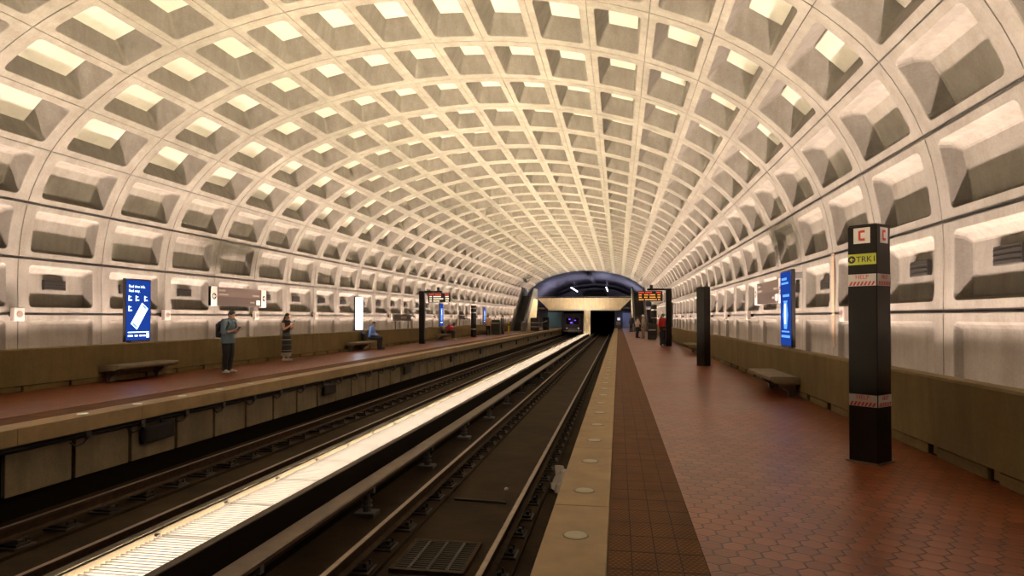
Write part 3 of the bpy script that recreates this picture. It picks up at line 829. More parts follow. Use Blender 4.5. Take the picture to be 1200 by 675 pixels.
# loudspeaker boxes at the rib feet
def speaker(y, s, proto=[None]):
    x = XC + s * 8.84; nm = 'left' if s < 0 else 'right'
    t = empty('wall_speaker', (x, y, 1.60), 0 if s < 0 else PI, 'small pale box with a round grille on a rib of the %s wall' % nm, 'speaker', 'small speaker boxes along the %s wall' % nm)
    b = MB(); b.box((.16, 0, 0), (.12, .25, .30), bev=.015); b.build('case', M['cream'], t)
    me = bpy.data.meshes.new('d'); bm = bmesh.new(); bmesh.ops.create_cone(bm, cap_ends=True, segments=24, radius1=.075, radius2=.075, depth=.01); bm.to_mesh(me); bm.free()
    me.transform(facing((.222, 0, 0), (0, 1, 0), (0, 0, 1))); link('grille', me, M['signbrown'], t)
    b = MB(); b.box((.07, 0, 0), (.15, .10, .10)); b.build('arm', M['bronze'], t)
for s in (-1, 1):
    for k in range(-1, 15):
        y = RIB0 - L + k * 2 * L
        if s > 0 and y < 10: continue
        if y < 88: speaker(y + (-.18 if s < 0 else 1.1), s)

# ------------------------------------------------------------------ far end: bridge, room behind the vault, escalators
YM = 88.6
HW0, HW1 = 6.85, 5.3                                                   # half widths of the bridge: top, bottom
b = MB()
prof = [(XC - HW0, 4.22), (XC + HW0 - .6, 4.22), (XC + HW1 - .6, 2.72), (XC - HW1, 2.72)]
b.prism(prof, YM, YM + 0.35)
br = b.build('mezzanine_bridge', M['mezz']); tag(br, 'pale concrete bridge spanning both tracks at the far end', 'bridge')
b = MB(); b.prism([(XC - HW1, 2.72), (XC + HW1 - .6, 2.72), (XC + HW1 - .6, 2.50), (XC - HW1, 2.50)], YM + .12, YM + .6); b.build('lower_beam', M['white'], br)
b = MB(); b.tube([(XC - HW0 + .1, YM + .2, 4.40), (XC + HW0 - .7, YM + .2, 4.40)], .035)
for q in range(9): b.cyl((XC - HW0 + .2 + q * 1.6, YM + .2, 4.2), (XC - HW0 + .2 + q * 1.6, YM + .2, 4.40), .02, n=8)
b.build('handrail', M['steel'], br)
b = MB(); b.box((XC, (YM + .35 + 122) / 2, 2.85), (2 * 8.9, 122 - YM - .35, .25)); struct(b.build('floor_mezzanine', M['farwall']))
# pier between the tracks
b = MB()
for q in (-1, 0, 1): b.box((XC + .06 + q * .33, YM + 1.2, .62), (.25, .55, 3.9), bev=.02)
b.box((XC + .06, YM + 1.25, .62), (.88, .40, 3.88))
tag(b.build('bridge_pier', M['mezz']), 'pale fluted concrete pier under the bridge between the tracks', 'pier')
# smooth vault of the room beyond, end walls
b = MB(); n = 44
R0 = []; R1 = []
for i in range(n + 1):
    (x, z), _ = prof_at(min(NR - 1e-4, i / n * NR)); R0.append((XC + x, Y1 - .02, z)); R1.append((XC + x, 121.0, z - .15 if z > 3 else z))
vs0 = [b.bm.verts.new(p) for p in R0]; vs1 = [b.bm.verts.new(p) for p in R1]
for i in range(n): b.bm.faces.new((vs0[i], vs0[i + 1], vs1[i + 1], vs1[i]))
bmesh.ops.solidify(b.bm, geom=b.bm.faces[:], thickness=-0.2)
struct(b.build('ceiling_far', M['farwall'], smooth=True))
b = MB(); b.prism([(XC + x, z) for x, z in PROF], 121.0, 121.3); struct(b.build('wall_end', M['farwall']))
b = MB(); b.prism([(XC - 7.4, 2.98), (XC + 7.4, 2.98), (XC + 7.0, 5.3), (XC + 3.5, 6.6), (XC, 7.0), (XC - 3.5, 6.6), (XC - 7.0, 5.3)], 118.2, 118.7)
struct(b.build('wall_panelled', mat('dark_panelling', (.05, .036, .034), .6, n_scale=2, n_amt=.3)))
b = MB(); b.box((0, 0, 1.5), (4.2, 2.2, 3.0), bev=.05); kio = b.build('station_booth', M['dark'], loc=(XC + .2, 116.0, 2.98)); tag(kio, 'dark booth standing behind the bridge under the end wall', 'booth')
b = MB(); b.box((0, -1.12, 1.95), (4.0, .04, .6)); b.build('booth_window', mat('dark_glass', (.02, .02, .03), .1), kio)
b = MB(); b.box((0, 0, 1.0), (1.15, .18, 2.0), bev=.02); o = b.build('fare_machine', M['grey'], loc=(XC + 2.15, 111.0, 2.98)); tag(o, 'grey blue machine with a lit face standing behind the bridge rail', 'machine')
b = MB(); b.box((0, -.095, 1.25), (.95, .02, 1.1)); b.build('lit_face', emit('pale_blue_face', (.35, .42, .75), .35), o)
for i, x in enumerate((XC - 2.7, XC + 2.55)):
    t = empty('pendant_tube_lamp', (x, 104.5, 6.05), 0, ('left' if i == 0 else 'right') + ' white tube lamp hung along the dark room behind the bridge', 'lamp')
    b = MB(); b.box((0, 0, .07), (.16, 15.0, .06)); b.build('lamp_housing', M['grey'], t)
    b = MB(); b.cyl((0, -7.4, 0), (0, 7.4, 0), .06, n=10); b.build('tube', M['coolt'], t)
    b = MB()
    for q in (-6, 0, 6): b.cyl((0, q, .1), (0, q, 1.6), .015, n=6)
    b.build('hanger', M['grey'], t)
# cool area lights without fixtures, added to wash the smooth vault
for i, x in enumerate((XC - 4.0, XC, XC + 4.0)):
    ld = bpy.data.lights.new('mezzanine_fill', 'AREA'); ld.shape = 'RECTANGLE'; ld.size = 1.2; ld.size_y = 8.0; ld.energy = 1900; ld.color = (.66, .68, 1.0)
    lo = bpy.data.objects.new('mezzanine_fill', ld); COL.objects.link(lo); lo.location = (x, 101.5, 3.3); lo.rotation_euler = (PI, 0, 0)
    tag(lo, 'added cool light without a fixture behind the bridge', 'lamp', 'added cool lights behind the bridge')
for s, x, e, c, nm in ((-1, XC - 5.9, 14, (.62, .85, .9), 'left'), (1, XC + 5.3, 22, (.50, .58, 1.0), 'right')):
    ld = bpy.data.lights.new('soffit_lamp', 'AREA'); ld.size = .5; ld.energy = e; ld.color = c
    lo = bpy.data.objects.new('soffit_lamp', ld); COL.objects.link(lo); lo.location = (x, 95.3, 2.66)
    tag(lo, 'cool lamp under the bridge above the %s platform end' % nm, 'lamp')
# end walls of the platforms under the bridge, tunnel mouths between them
b = MB(); b.box((XC - 6.6, YE + .1, 1.3), (5.6, .3, 2.9)); struct(b.build('wall_end_left', M['farwall']))
b = MB(); b.box((XC + 6.6, YE + .1, 1.3), (5.6, .3, 2.9)); struct(b.build('wall_end_right', M['farwall']))
b = MB(); b.box((0, 0, 1.12), (1.25, .08, 2.2), bev=.01); d = b.build('door_1', mat('blue_grey_door', (.30, .34, .44), .45), loc=(XC + 5.6, YE - .1, 0)); struct(d)
b = MB(); b.box((-.45, -.06, 1.05), (.05, .06, .18)); b.build('door_handle', M['steel'], d)
b = MB(); b.box((0, 0, 1.2), (2.1, .06, 2.3), bev=.01); pn = b.build('glazed_screen', mat('teal_grey_panel', (.20, .29, .30), .35), loc=(XC - 5.15, YE - .1, 0)); tag(pn, 'grey green lit panel at the end of the left platform under the bridge', 'screen')
for q in (-1, 1):
    b = MB(); b.box((q * 1.08, -.01, 1.2), (.08, .1, 2.4)); b.build('frame', M['grey'], pn)
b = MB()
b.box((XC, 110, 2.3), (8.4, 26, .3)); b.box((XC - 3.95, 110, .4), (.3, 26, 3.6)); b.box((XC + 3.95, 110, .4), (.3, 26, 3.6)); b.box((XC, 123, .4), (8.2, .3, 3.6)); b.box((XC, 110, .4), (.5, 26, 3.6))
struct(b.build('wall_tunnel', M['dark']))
# notice stand at the end of the right platform
t = empty('notice_stand', (XC + 4.35, 95.2, 0), 0, 'white notice stand at the far end of the right platform edge', 'sign')
b = MB(); b.box((0, 0, .7), (.62, .10, .55), bev=.02); b.build('lower_panel', M['white'], t)
b = MB(); b.box((.05, 0, 1.3), (.42, .08, .38), bev=.02); b.build('notice', emit('lit_notice', (.9, .9, 1), .7), t)
b = MB(); b.box((0, .02, .2), (.5, .08, .4)); b.cyl((0, .04, .9), (0, .04, 1.2), .03); b.build('post', M['grey'], t)
# last car of a train standing in the left tunnel
t = empty('train', (XC - 2.222, 93.5, ZRAIL + .008), 0, 'front of a train with purple lamps standing under the bridge on the left track', 'train')
b = MB(); pr = [(-1.5, .35), (1.5, .35), (1.55, 1.6), (1.45, 2.6), (1.1, 3.1), (-1.1, 3.1), (-1.45, 2.6), (-1.55, 1.6)]; b.prism(pr, 0, 16.0); b.build('car_body', mat('train_body', (.05, .04, .07), .35, .3), t)
b = MB(); b.box((-.55, -.03, 2.0), (.75, .06, .9), bev=.03); b.box((.55, -.03, 2.0), (.75, .06, .9), bev=.03); b.build('windscreen', mat('windscreen_glass', (.01, .01, .03), .08), t)
for q in ((-.45, 2.25, .16), (-.2, 1.75, .2), (.35, 2.1, .12)):
    b = MB(); b.box((q[0], -.08, q[1]), (q[2] * 1.6, .05, q[2]), bev=.01); b.build('cab_lamp', M['purple'], t)
for q in (-1, 1):
    b = MB(); b.cyl((q * .85, -.06, .95), (q * .85, .0, .95), .09, n=14); b.build('head_lamp', emit('train_lamp', (1, .75, .6), .6), t)
b = MB(); b.box((0, -.05, .55), (2.6, .12, .12)); b.box((0, -.05, .78), (1.2, .08, .06)); b.build('bumper', M['white'], t)
for yy in (1.5, 4.5, 10.5, 13.5):
    for q in (-1, 1):
        b = MB(); b.cyl((q * .69, yy, .41), (q * .80, yy, .41), .41, n=24); b.build('wheel', M['railrust'], t)
# salmon tiled panel between train and pier
b = MB(); b.box((0, 0, .55), (.08, 7.0, 3.0)); o = b.build('tunnel_panel', mat('salmon_panel', (.5, .24, .17), .6, n_scale=1.5, n_amt=.3), loc=(XC - .40, 96.5, 0)); tag(o, 'salmon coloured panel lit between the train and the pier', 'panel')
b = MB(); b.box((-.06, 0, 1.0), (.04, 5, .3)); b.box((-.06, -1, .1), (.04, 3, .25)); b.build('glow_strip', M['orangelit'], o)  # glowing strips put the light onto the panel

def escalator(x, y, s, label):
    t = empty('escalator', (x, y, 0), 0, label, 'escalator')
    run, rise = 7.4, 4.15; w = 1.08
    b = MB()                                                            # steps
    n = 19
    prof = [(-.2, -.0)]
    pts = [(-1.6, 0.02), (0.2, 0.02)]
    for i in range(n): 
        yy = .2 + i * run / n; z = i * rise / n
        pts += [(yy, z + rise / n + .02), (yy + run / n, z + rise / n + .02)]
    pts += [(run + 4.0, rise + .0), (run + 4.0, rise - .25), (run, rise - .45), (.6, .0), (-1.6, .0)]
    b.prism(pts, -w / 2, w / 2, 'X'); b.build('steps', M['black'], t)
    for q in (-1, 1):
        b = MB(); xx = q * (w / 2 + .11)
        b.prism([(-1.7, 0), (-1.7, .85), (-1.5, .98), (.1, .98), (run + .2, rise + .98), (run + 4, rise + .98), (run + 4, rise - .1), (run + .2, rise - .3), (.6, 0)], xx - .10, xx + .10, 'X'); bl = b.build('balustrade', M['grey'], t)
        b = MB(); b.tube([(xx, -1.72, .55), (xx, -1.72, .9), (xx, -1.5, 1.03), (xx, .1, 1.03), (xx, run + .2, rise + 1.03), (xx, run + 4, rise + 1.03)], .045); b.build('handrail', M['cable'], t)
    b = MB(); b.prism([(.8, 0), (run + .2, rise - .3), (run + 4, rise - .3), (run + 4, rise - .8), (run + 2, 0)], -w / 2 - .2, w / 2 + .2, 'X'); b.build('truss_cladding', M['mezz'], t)
    b = MB(); b.box((0, -1.0, .012), (w, 1.3, .024)); b.build('landing_plate', M['steel'], t)
    return t
escalator(-11.0, 70.5, -1, 'escalator climbing from the left platform to the bridge')
escalator(2.35, 70.5, 1, 'escalator climbing from the right platform behind the couple')
# far platform furniture
def cabinet(x, y, w, d, h, label, m, cat='cabinet', nm='equipment_cabinet', stripe=None):
    b = MB(); b.box((0, 0, h / 2), (w, d, h), bev=.02); o = b.build(nm, m, loc=(x, y, 0)); tag(o, label, cat)
    b = MB(); b.box((0, -d / 2 - .006, h * .55), (w * .8, .014, h * .6), bev=.004); b.build('door', M['black'], o)
    if stripe:
        b = MB(); b.box((0, -d / 2 - .016, h * stripe), (w * .86, .012, .09)); b.build('label_strip', M['white'], o)
    b = MB(); b.box((0, 0, h + .02), (w * .92, d * .92, .04)); b.build('lid', m, o)
    return o
cabinet(-9.25, 71.5, .95, .6, 1.45, 'dark cabinet right of the left escalator foot', M['black'])
cabinet(-8.65, 77.5, .7, .6, 1.5, 'dark cabinet farther back right of the left escalator', M['bronze'])
b = MB()
b.tube([(0, 0, 0), (0, 0, .95), (1.6, 0, .95), (1.6, 0, 0)], .03); b.tube([(0, 0, .5), (1.6, 0, .5)], .025); b.tube([(1.6, 0, .95), (2.0, 1.4, 1.15)], .03)
tag(b.build('guard_rail', M['steel'], loc=(-9.9, 70.2, 0)), 'steel guard rail around the dark cabinet by the left escalator', 'railing')
cabinet(-10.75, 56.0, .80, .60, 1.28, 'dark bin with a pale strip on the left platform between two standing people', M['trash'], 'bin', 'trash_can', .80)
cabinet(2.35, 46.3, .60, .60, 1.05, 'dark bin with a white strip on the right platform before the far pylon', M['trash'], 'bin', 'trash_can', .62)
b = MB(); b.cyl((0, 0, 0), (0, 0, 1.05), .10, n=16); b.cyl((0, 0, 1.05), (0, 0, 1.12), .10, .05, 16)
o = b.build('bollard', M['yellow'], loc=(-10.2, 59.5, 0), smooth=False); tag(o, 'yellow bollard right of the far dark bin on the left platform', 'bollard')
b = MB(); b.cyl((0, 0, .0), (0, 0, .02), .15, n=16); b.build('foot', M['grey'], o)
b = MB(); b.cyl((0, 0, .78), (0, 0, .88), .103, n=16); b.build('band', M['black'], o)

# ------------------------------------------------------------------ people
def up_frame(d, ref=V(0, 0, 1)):
    d = d.normalized(); s = d.cross(ref)
    if s.length < 1e-4: s = V(1, 0, 0)
    s.normalize(); return d, s, s.cross(d)
def ell_loft(mb, pts, rs, rf, side, n=20):
    """closed loft through pts with half widths rs (side) and rf (front-back)"""
    pts = [Vector(p) for p in pts]; rings = []
    for i, p in enumerate(pts):
        a = pts[max(0, i - 1)]; c = pts[min(len(pts) - 1, i + 1)]
        d = (c - a).normalized(); s = (side - d * side.dot(d)).normalized(); f = d.cross(s)
        rings.append([tuple(p + s * rs[i] * math.cos(q * 2 * PI / n) + f * rf[i] * math.sin(q * 2 * PI / n)) for q in range(n)])
    mb.loft(rings)
def cloth_mat(nm, c, c2=None, sc=30): return mat(nm, c, .85, n_scale=sc, n_amt=0.15)
SKIN = [mat('skin_light', (.48, .27, .18), .55), mat('skin_brown', (.24, .125, .075), .55), mat('skin_dark', (.09, .045, .028), .5)]
HAIRM = mat('dark_hair', (.012, .009, .007), .5)
SHOEW = mat('white_shoe', (.62, .58, .52), .6); SHOED = mat('dark_shoe', (.02, .016, .013), .5)
EYEM = mat('eye_dark', (.015, .012, .01), .2)

def person(loc, rz, label, J, skin, cloth, vox=.008, hair='short', nod=0.0, turn=0.0, scale=1.0, build=1.0):
    """J: joints in the person's frame (x right, y forward, z up).  cloth: dict of garments -> (material, options)"""
    J = {k: Vector(v) for k, v in J.items()}
    X = V(1, 0, 0)
    hs = (J['shr'] - J['shl']).normalized()
    def torso(mb, g, low=0.0, top=True):
        P = [J['pel'] + (J['pel'] - J['waist']) * .42, J['pel'], J['waist'], J['chest'], J['neck'] + (J['chest'] - J['neck']) * .34, J['neck'] + (J['chest'] - J['neck']) * .10]
        rs = [.125, .165, .145, .172, .165, .075]; rf = [.085, .112, .105, .118, .088, .06]
        if not top: P, rs, rf = P[:5], rs[:5], rf[:5]
        ell_loft(mb, P, [r * build + g for r in rs], [r * build + g for r in rf], hs)
        for s in 'rl': mb.limb(J['sh' + s], .052 * build + g, J['neck'] + (J['chest'] - J['neck']) * .22, .058 + g)
    def leg(mb, s, g, to=1.0, r=(.088, .060, .040)):
        mb.limb(J['hip' + s], r[0] * build + g, J['kn' + s], r[1] * build + g)
        a = J['kn' + s] + (J['an' + s] - J['kn' + s]) * to
        mid = J['kn' + s].lerp(J['an' + s], .30); back = V(0, -.012, 0)
        mb.limb(J['kn' + s], r[1] * build + g, mid + back, .055 * build + g); mb.limb(mid + back, .055 * build + g, a, (r[2] + (1 - to) * .01) + g)
    def arm(mb, s, g, upto=1.0, rr=(.050, .040, .028)):
        e = J['el' + s]; sh = J['sh' + s]
        if upto <= .5:
            mb.limb(sh, rr[0] * build + g, sh.lerp(e, upto * 2), rr[1] * build + g * 1.3); return
        mb.limb(sh, rr[0] * build + g, e, rr[1] + g)
        mid = e.lerp(J['wr' + s], .3); w = e.lerp(J['wr' + s], (upto - .5) * 2)
        mb.limb(e, rr[1] + g, mid, .040 + g); mb.limb(mid, .040 + g, w, rr[2] + g)
    mb = MB(); torso(mb, 0)
    for s in 'rl': leg(mb, s, 0); arm(mb, s, 0)
    # feet
    for s in 'rl':
        a = J['an' + s]; t = J['toe' + s]; mb.limb(a, .038, a.lerp(t, .5) + V(0, 0, -.02), .034); mb.limb(a.lerp(t, .5) + V(0, 0, -.02), .034, t, .026)
    # neck and head
    nk = J['neck']; hd = J['head']
    face = V(math.sin(turn) * math.cos(nod), math.cos(turn) * math.cos(nod), -math.sin(nod)); side = V(math.cos(turn), -math.sin(turn), 0); hu = side.cross(face)
    HM = Matrix((side, face, hu)).transposed().to_4x4()
    def hp(x, y, z): return hd + side * x + face * y + hu * z
    mb.limb(nk, .056, hp(0, -.025, -.06), .052)
    mb.ball(hp(0, -.012, .025), (.075, .094, .092), 3, HM); mb.ball(hp(0, .025, -.045), (.058, .066, .070), 3, HM); mb.ball(hp(0, .055, -.085), (.030, .030, .025), 2, HM)
    mb.limb(hp(0, .082, .010), .010, hp(0, .102, -.026), .014); mb.ball(hp(0, .088, -.060), (.026, .012, .010), 2, HM)
    mb.ball(hp(0, .075, .030), (.055, .014, .012), 2, HM)
    for q in (-1, 1): mb.ball(hp(q * .076, -.012, -.008), (.012, .024, .034), 2, HM)
    # hands: palm, four fingers of their own, thumb from the side of the palm
    for s in 'rl':
        w = J['wr' + s]; d = (J['ha' + s] - w).normalized(); q = 1 if s == 'r' else -1
        nrm = J.get('pn' + s, V(-q, 0, 0)); nrm = (nrm - d * nrm.dot(d)).normalized(); wd = nrm.cross(d) * 1.0
        c = J.get('curl', V(0.9, 0, 0)).x
        PM = Matrix((wd, d, nrm)).transposed().to_4x4()
        mb.ball(w + d * .052, (.041, .055, .016), 2, PM); mb.limb(w, .026, w + d * .03, .024)
        for fi, (o, l) in enumerate(((-.030, .068), (-.010, .078), (.010, .073), (.029, .058))):
            p0 = w + d * .088 + wd * o; d1 = (d * math.cos(c * .6) + nrm * math.sin(c * .6)); d2 = (d * math.cos(c * 1.5) + nrm * math.sin(c * 1.5))
            p1 = p0 + d1 * l * .55; p2 = p1 + d2 * l * .5
            mb.limb(p0, .0095, p1, .009, 8); mb.limb(p1, .009, p2, .0078, 8)
        tx = -1 if wd.dot(V(0, 0, 1)) < 0 else 1
        tx = J.get('thumb' + s, V(tx, 0, 0)).x
        p0 = w + d * .030 + wd * tx * .034; p1 = p0 + d * .030 + wd * tx * .022 + nrm * .010; p2 = p1 + d * .030 + nrm * .012
        mb.limb(p0, .014, p1, .0115, 8); mb.limb(p1, .0115, p2, .009, 8)
    body = link('person', remesh(mb, vox, 3), skin, None, True); tag(body, label, 'person')
    body.location = loc; body.rotation_euler = (0, 0, rz); body.scale = (scale,) * 3
    def child(name, mb, m, v=vox, sm=4): return link(name, remesh(mb, v, sm), m, body, True)
    for q in (-1, 1):
        e = MB(); e.ball(hp(q * .030, .0815, .012), (.013, .007, .008), 2, HM); e.build('eye', EYEM, body, True)
    # hair
    mb = MB()
    mb.ball(hp(0, -.026, .045), (.084, .096, .092), 3, HM); mb.ball(hp(0, -.045, .0), (.079, .075, .075), 3, HM)
    if hair == 'fluffy': mb.ball(hp(0, -.002, .094), (.068, .066, .038), 3, HM); mb.ball(hp(.0, -.03, .085), (.080, .088, .055), 3, HM)
    if hair == 'long':
        b0 = hp(0, -.062, .02); b1 = nk + V(0, -.085, .0); b2 = nk + V(0, -.115, -.20)
        ell_loft(mb, [b0, b0.lerp(b1, .5), b1, b2, b2 + V(0, 0.01, -.06)], [.078, .086, .095, .075, .03], [.05, .05, .042, .03, .015], X)
    if hair == 'pale': pass
    child('hair', mb, cloth.get('hair', HAIRM))
    # clothes
    for name, spec in cloth.items():
        if name == 'hair': continue
        m, o = spec[0], spec[1] if len(spec) > 1 else {}
        mb = MB()
        if name in ('shirt', 'top', 'jacket', 'coat'):
            g = o.get('g', .014); torso(mb, g)
            hem = o.get('hem', 0)
            if hem:
                a = J['pel'] + (J['pel'] - J['waist']) * .2; bdir = (J['pel'] - J['waist']).normalized()
                ell_loft(mb, [J['waist'], a, a + bdir * hem], [.155 * build + g, .172 * build + g, (.172 + hem * .12) * build + g], [.11 * build + g, .120 * build + g, .123 * build + g + hem * .1], hs)
            if o.get('sleeve', .5) > 0:
                for s in 'rl': arm(mb, s, g, o.get('sleeve', .5))
            if o.get('collar'): mb.limb(nk + V(0, 0, -.01), .066, nk + V(0, .005, .022), .064)
        elif name in ('trousers', 'shorts'):
            g = o.get('g', .016)
            ell_loft(mb, [J['pel'] + (J['waist'] - J['pel']) * .55, J['pel'], J['pel'] + (J['pel'] - J['waist']) * .45], [.150 * build + g, .165 * build + g, .13 * build + g], [.112 * build + g, .116 * build + g, .09 * build + g], hs)
            for s in 'rl': leg(mb, s, g, o.get('to', .97), o.get('r', (.088, .064, .050)))
        elif name == 'skirt':
            k = (J['knr'] + J['knl']) / 2; a = (J['anr'] + J['anl']) / 2
            P = [J['waist'].lerp(J['pel'], .4), J['pel'], J['pel'].lerp(k, .5), k, k.lerp(a, .75)]
            ell_loft(mb, P, [.145, .180, .190, .195, .205], [.115, .130, .140, .150, .165], X)
        elif name == 'shoe':
            for s in 'rl':
                mb2 = MB(); a = J['an' + s]; t = J['toe' + s]; f = (t - a); f.z = 0; f.normalize()
                z0 = t.z
                heel = V(a.x, a.y, z0 + .012) - f * .035
                mb2.limb(heel, .046, V(t.x, t.y, z0 + .006), .044); mb2.limb(a + V(0, 0, -.01), .050, a.lerp(t, .55) + V(0, 0, -.005), .046)
                # flat sole
                sh = child('shoe', mb2, m)
                for v in sh.data.vertices:
                    v.co.z = max(v.co.z, z0 - .024)
            continue
        me = child(name, mb, m)
    return body

def stand(**kw):
    J = dict(pel=(0, 0, .95), waist=(0, .0, 1.10), chest=(0, .0, 1.30), neck=(0, -.005, 1.475), head=(0, .035, 1.615),
             shr=(.185, -.01, 1.425), shl=(-.185, -.01, 1.425), elr=(.235, -.04, 1.13), ell=(-.235, -.04, 1.13), wrr=(.25, .03, .88), wrl=(-.25, .03, .88), har=(.25, .06, .79), hal=(-.25, .06, .79),
             hipr=(.085, 0, .91), hipl=(-.085, 0, .91), knr=(.10, .015, .50), knl=(-.10, .015, .50), anr=(.11, -.03, .085), anl=(-.11, -.03, .085), toer=(.135, .135, .028), toel=(-.135, .135, .028))
    J.update(kw); return J
def held_phone(p, at, yaw, pitch, label):
    b = MB(); b.box((0, 0, 0), (.075, .010, .150), bev=.004); o = b.build('phone', M['black'])
    b = MB(); b.box((0, -.0056, 0), (.066, .002, .136)); b.build('screen', emit('phone_glow', (.7, .8, 1), .8), o)
    Mx = Matrix.LocRotScale(p.location, p.rotation_euler, p.scale) @ Matrix.Translation(at) @ Matrix.Rotation(yaw, 4, 'Z') @ Matrix.Rotation(pitch, 4, 'X')
    o.matrix_world = Mx; return tag(o, label, 'phone')

denim = cloth_mat('denim_shirt', (.085, .125, .16)); navy = cloth_mat('dark_trousers', (.018, .018, .020))
A = person((-10.62, 16.15, 0), -PI / 2 - .12, 'standing person in a blue grey shirt and dark trousers looking down at a phone', stand(
    neck=(0, .045, 1.465), head=(0, .115, 1.585), chest=(0, .005, 1.30), shr=(.195, .03, 1.42), shl=(-.195, .03, 1.42),
    elr=(.235, .02, 1.12), ell=(-.235, .02, 1.12), wrr=(.085, .245, 1.165), wrl=(-.085, .245, 1.155), har=(.02, .31, 1.20), hal=(-.02, .31, 1.185), pnr=(-.5, .2, .85), pnl=(.5, .2, .85),
    toer=(.15, .14, .028), toel=(-.17, .10, .028), anr=(.115, -.02, .085), anl=(-.13, -.055, .085)),
    SKIN[0], {'shirt': (denim, {'hem': .10, 'sleeve': .62, 'collar': 1, 'g': .020}), 'trousers': (navy, {'g': .018}), 'shoe': (SHOEW,)}, .007, 'fluffy', nod=.48, build=1.12)
held_phone(A, (0, .345, 1.225), 0, -.75, 'phone held in both hands by the person with the backpack')
t = empty('backpack', A.location, A.rotation_euler.z, 'black backpack worn by the person in the blue grey shirt', 'backpack')
b = MB(); b.ball((0, -.245, 1.20), (.165, .10, .24), 3); b.box((0, -.245, 1.17), (.29, .17, .40), bev=.05); b.ball((0, -.315, 1.10), (.12, .05, .12), 3)
link('bag', remesh(b, .010, 4), M['black'], t, True)
for q in (-1, 1):
    b = MB(); b.tube([(q * .11, -.165, 1.385), (q * .125, -.08, 1.475), (q * .125, .07, 1.455), (q * .140, .15, 1.35), (q * .185, .10, 1.24), (q * .19, -.04, 1.16), (q * .14, -.18, 1.12)], .020)
    b.build('strap', M['black'], t, True)

skirt = bpy.data.materials.new('banded_skirt'); skirt.use_nodes = True; nt = skirt.node_tree; bs = nt.nodes['Principled BSDF']; bs.inputs['Roughness'].default_value = .85
tc = nt.nodes.new('ShaderNodeTexCoord'); sx = nt.nodes.new('ShaderNodeSeparateXYZ'); nt.links.new(tc.outputs['Object'], sx.inputs[0])
bands = nt.nodes.new('ShaderNodeValToRGB'); bands.color_ramp.interpolation = 'CONSTANT'
e = bands.color_ramp.elements
stops = [(0, (.30, .29, .24)), (.19, (.018, .02, .022)), (.27, (.22, .22, .19)), (.30, (.018, .02, .022)), (.50, (.05, .09, .09)), (.55, (.016, .018, .02)), (.72, (.33, .33, .26)), (.755, (.02, .02, .022)), (.88, (.07, .09, .08))]
while len(e) < len(stops): e.new(.5)
for x, (p_, c_) in zip(e, stops): x.position = p_; x.color = (*c_, 1)
nt.links.new(mm(nt, 'DIVIDE', mm(nt, 'SUBTRACT', sx.outputs[2], .15), .85), bands.inputs['Fac']); nt.links.new(bands.outputs['Color'], bs.inputs['Base Color'])
B = person((-11.5, 20.9, 0), -PI / 2 - .22, 'standing person with long dark hair in a dark top and banded long skirt', stand(
    head=(0, .05, 1.61), shr=(.165, -.01, 1.415), shl=(-.165, -.01, 1.415), elr=(.20, .07, 1.16), ell=(-.20, .03, 1.15), wrr=(.07, .255, 1.30), wrl=(-.09, .20, 1.20), har=(.03, .29, 1.38), hal=(-.02, .27, 1.24), pnr=(-.5, .6, .0), pnl=(.4, .3, .8),
    toer=(.12, .14, .028), toel=(-.13, .12, .028)),
    SKIN[0], {'top': (cloth_mat('dark_top', (.022, .017, .018)), {'sleeve': 0, 'g': .012}), 'skirt': (skirt,), 'shoe': (SHOEW,)}, .007, 'long', nod=.35, scale=.965, build=.93)
held_phone(B, (.0, .345, 1.42), .2, -.25, 'phone held up by the person in the banded skirt')

def sit(lean=0.0, **kw):
    c, s_ = math.cos(lean), math.sin(lean)
    def up(y, z): return (y * c + z * s_, .56 + z * c - y * s_)
    def P(x, y, z): a, b_ = up(y, z); return (x, a, b_)
    J = dict(pel=(0, 0, .575), waist=P(0, .0, .16), chest=P(0, .0, .36), neck=P(0, .01, .53), head=P(0, .05, .665),
             shr=P(.185, 0, .48), shl=P(-.185, 0, .48), elr=P(.24, .04, .19), ell=P(-.24, .04, .19), wrr=(.10, .32, .70), wrl=(-.10, .32, .69), har=(.03, .39, .70), hal=(-.03, .39, .69), pnr=(0, 0, -1), pnl=(0, 0, -1),
             hipr=(.09, .03, .555), hipl=(-.09, .03, .555), knr=(.13, .46, .53), knl=(-.13, .46, .53), anr=(.13, .44, .09), anl=(-.13, .44, .09), toer=(.15, .60, .03), toel=(-.15, .60, .03))
    J.update(kw); return J
bluesh = cloth_mat('sky_blue_shirt', (.17, .27, .55)); dk = cloth_mat('near_black_cloth', (.014, .014, .020))
C = person((-11.76, 29.35, 0), -PI / 2, 'seated person in a light blue shirt and dark trousers on the left bench', sit(.16), SKIN[1],
    {'shirt': (bluesh, {'hem': 0, 'sleeve': .95, 'g': .020, 'collar': 1}), 'trousers': (dk, {'g': .018}), 'shoe': (SHOED,)}, .010, 'short', nod=.35, scale=1.0, build=1.08)
b = MB(); b.box((0, 0, .21), (.18, .30, .40), bev=.06); o = b.build('backpack', M['black'], loc=(-11.88, 28.8, .402)); tag(o, 'dark bag on the bench behind the person in the blue shirt', 'bag')
b = MB(); b.tube([(0, -.05, .40), (0, -.03, .45), (0, .03, .45), (0, .05, .40)], .012); b.build('handle', M['black'], o)
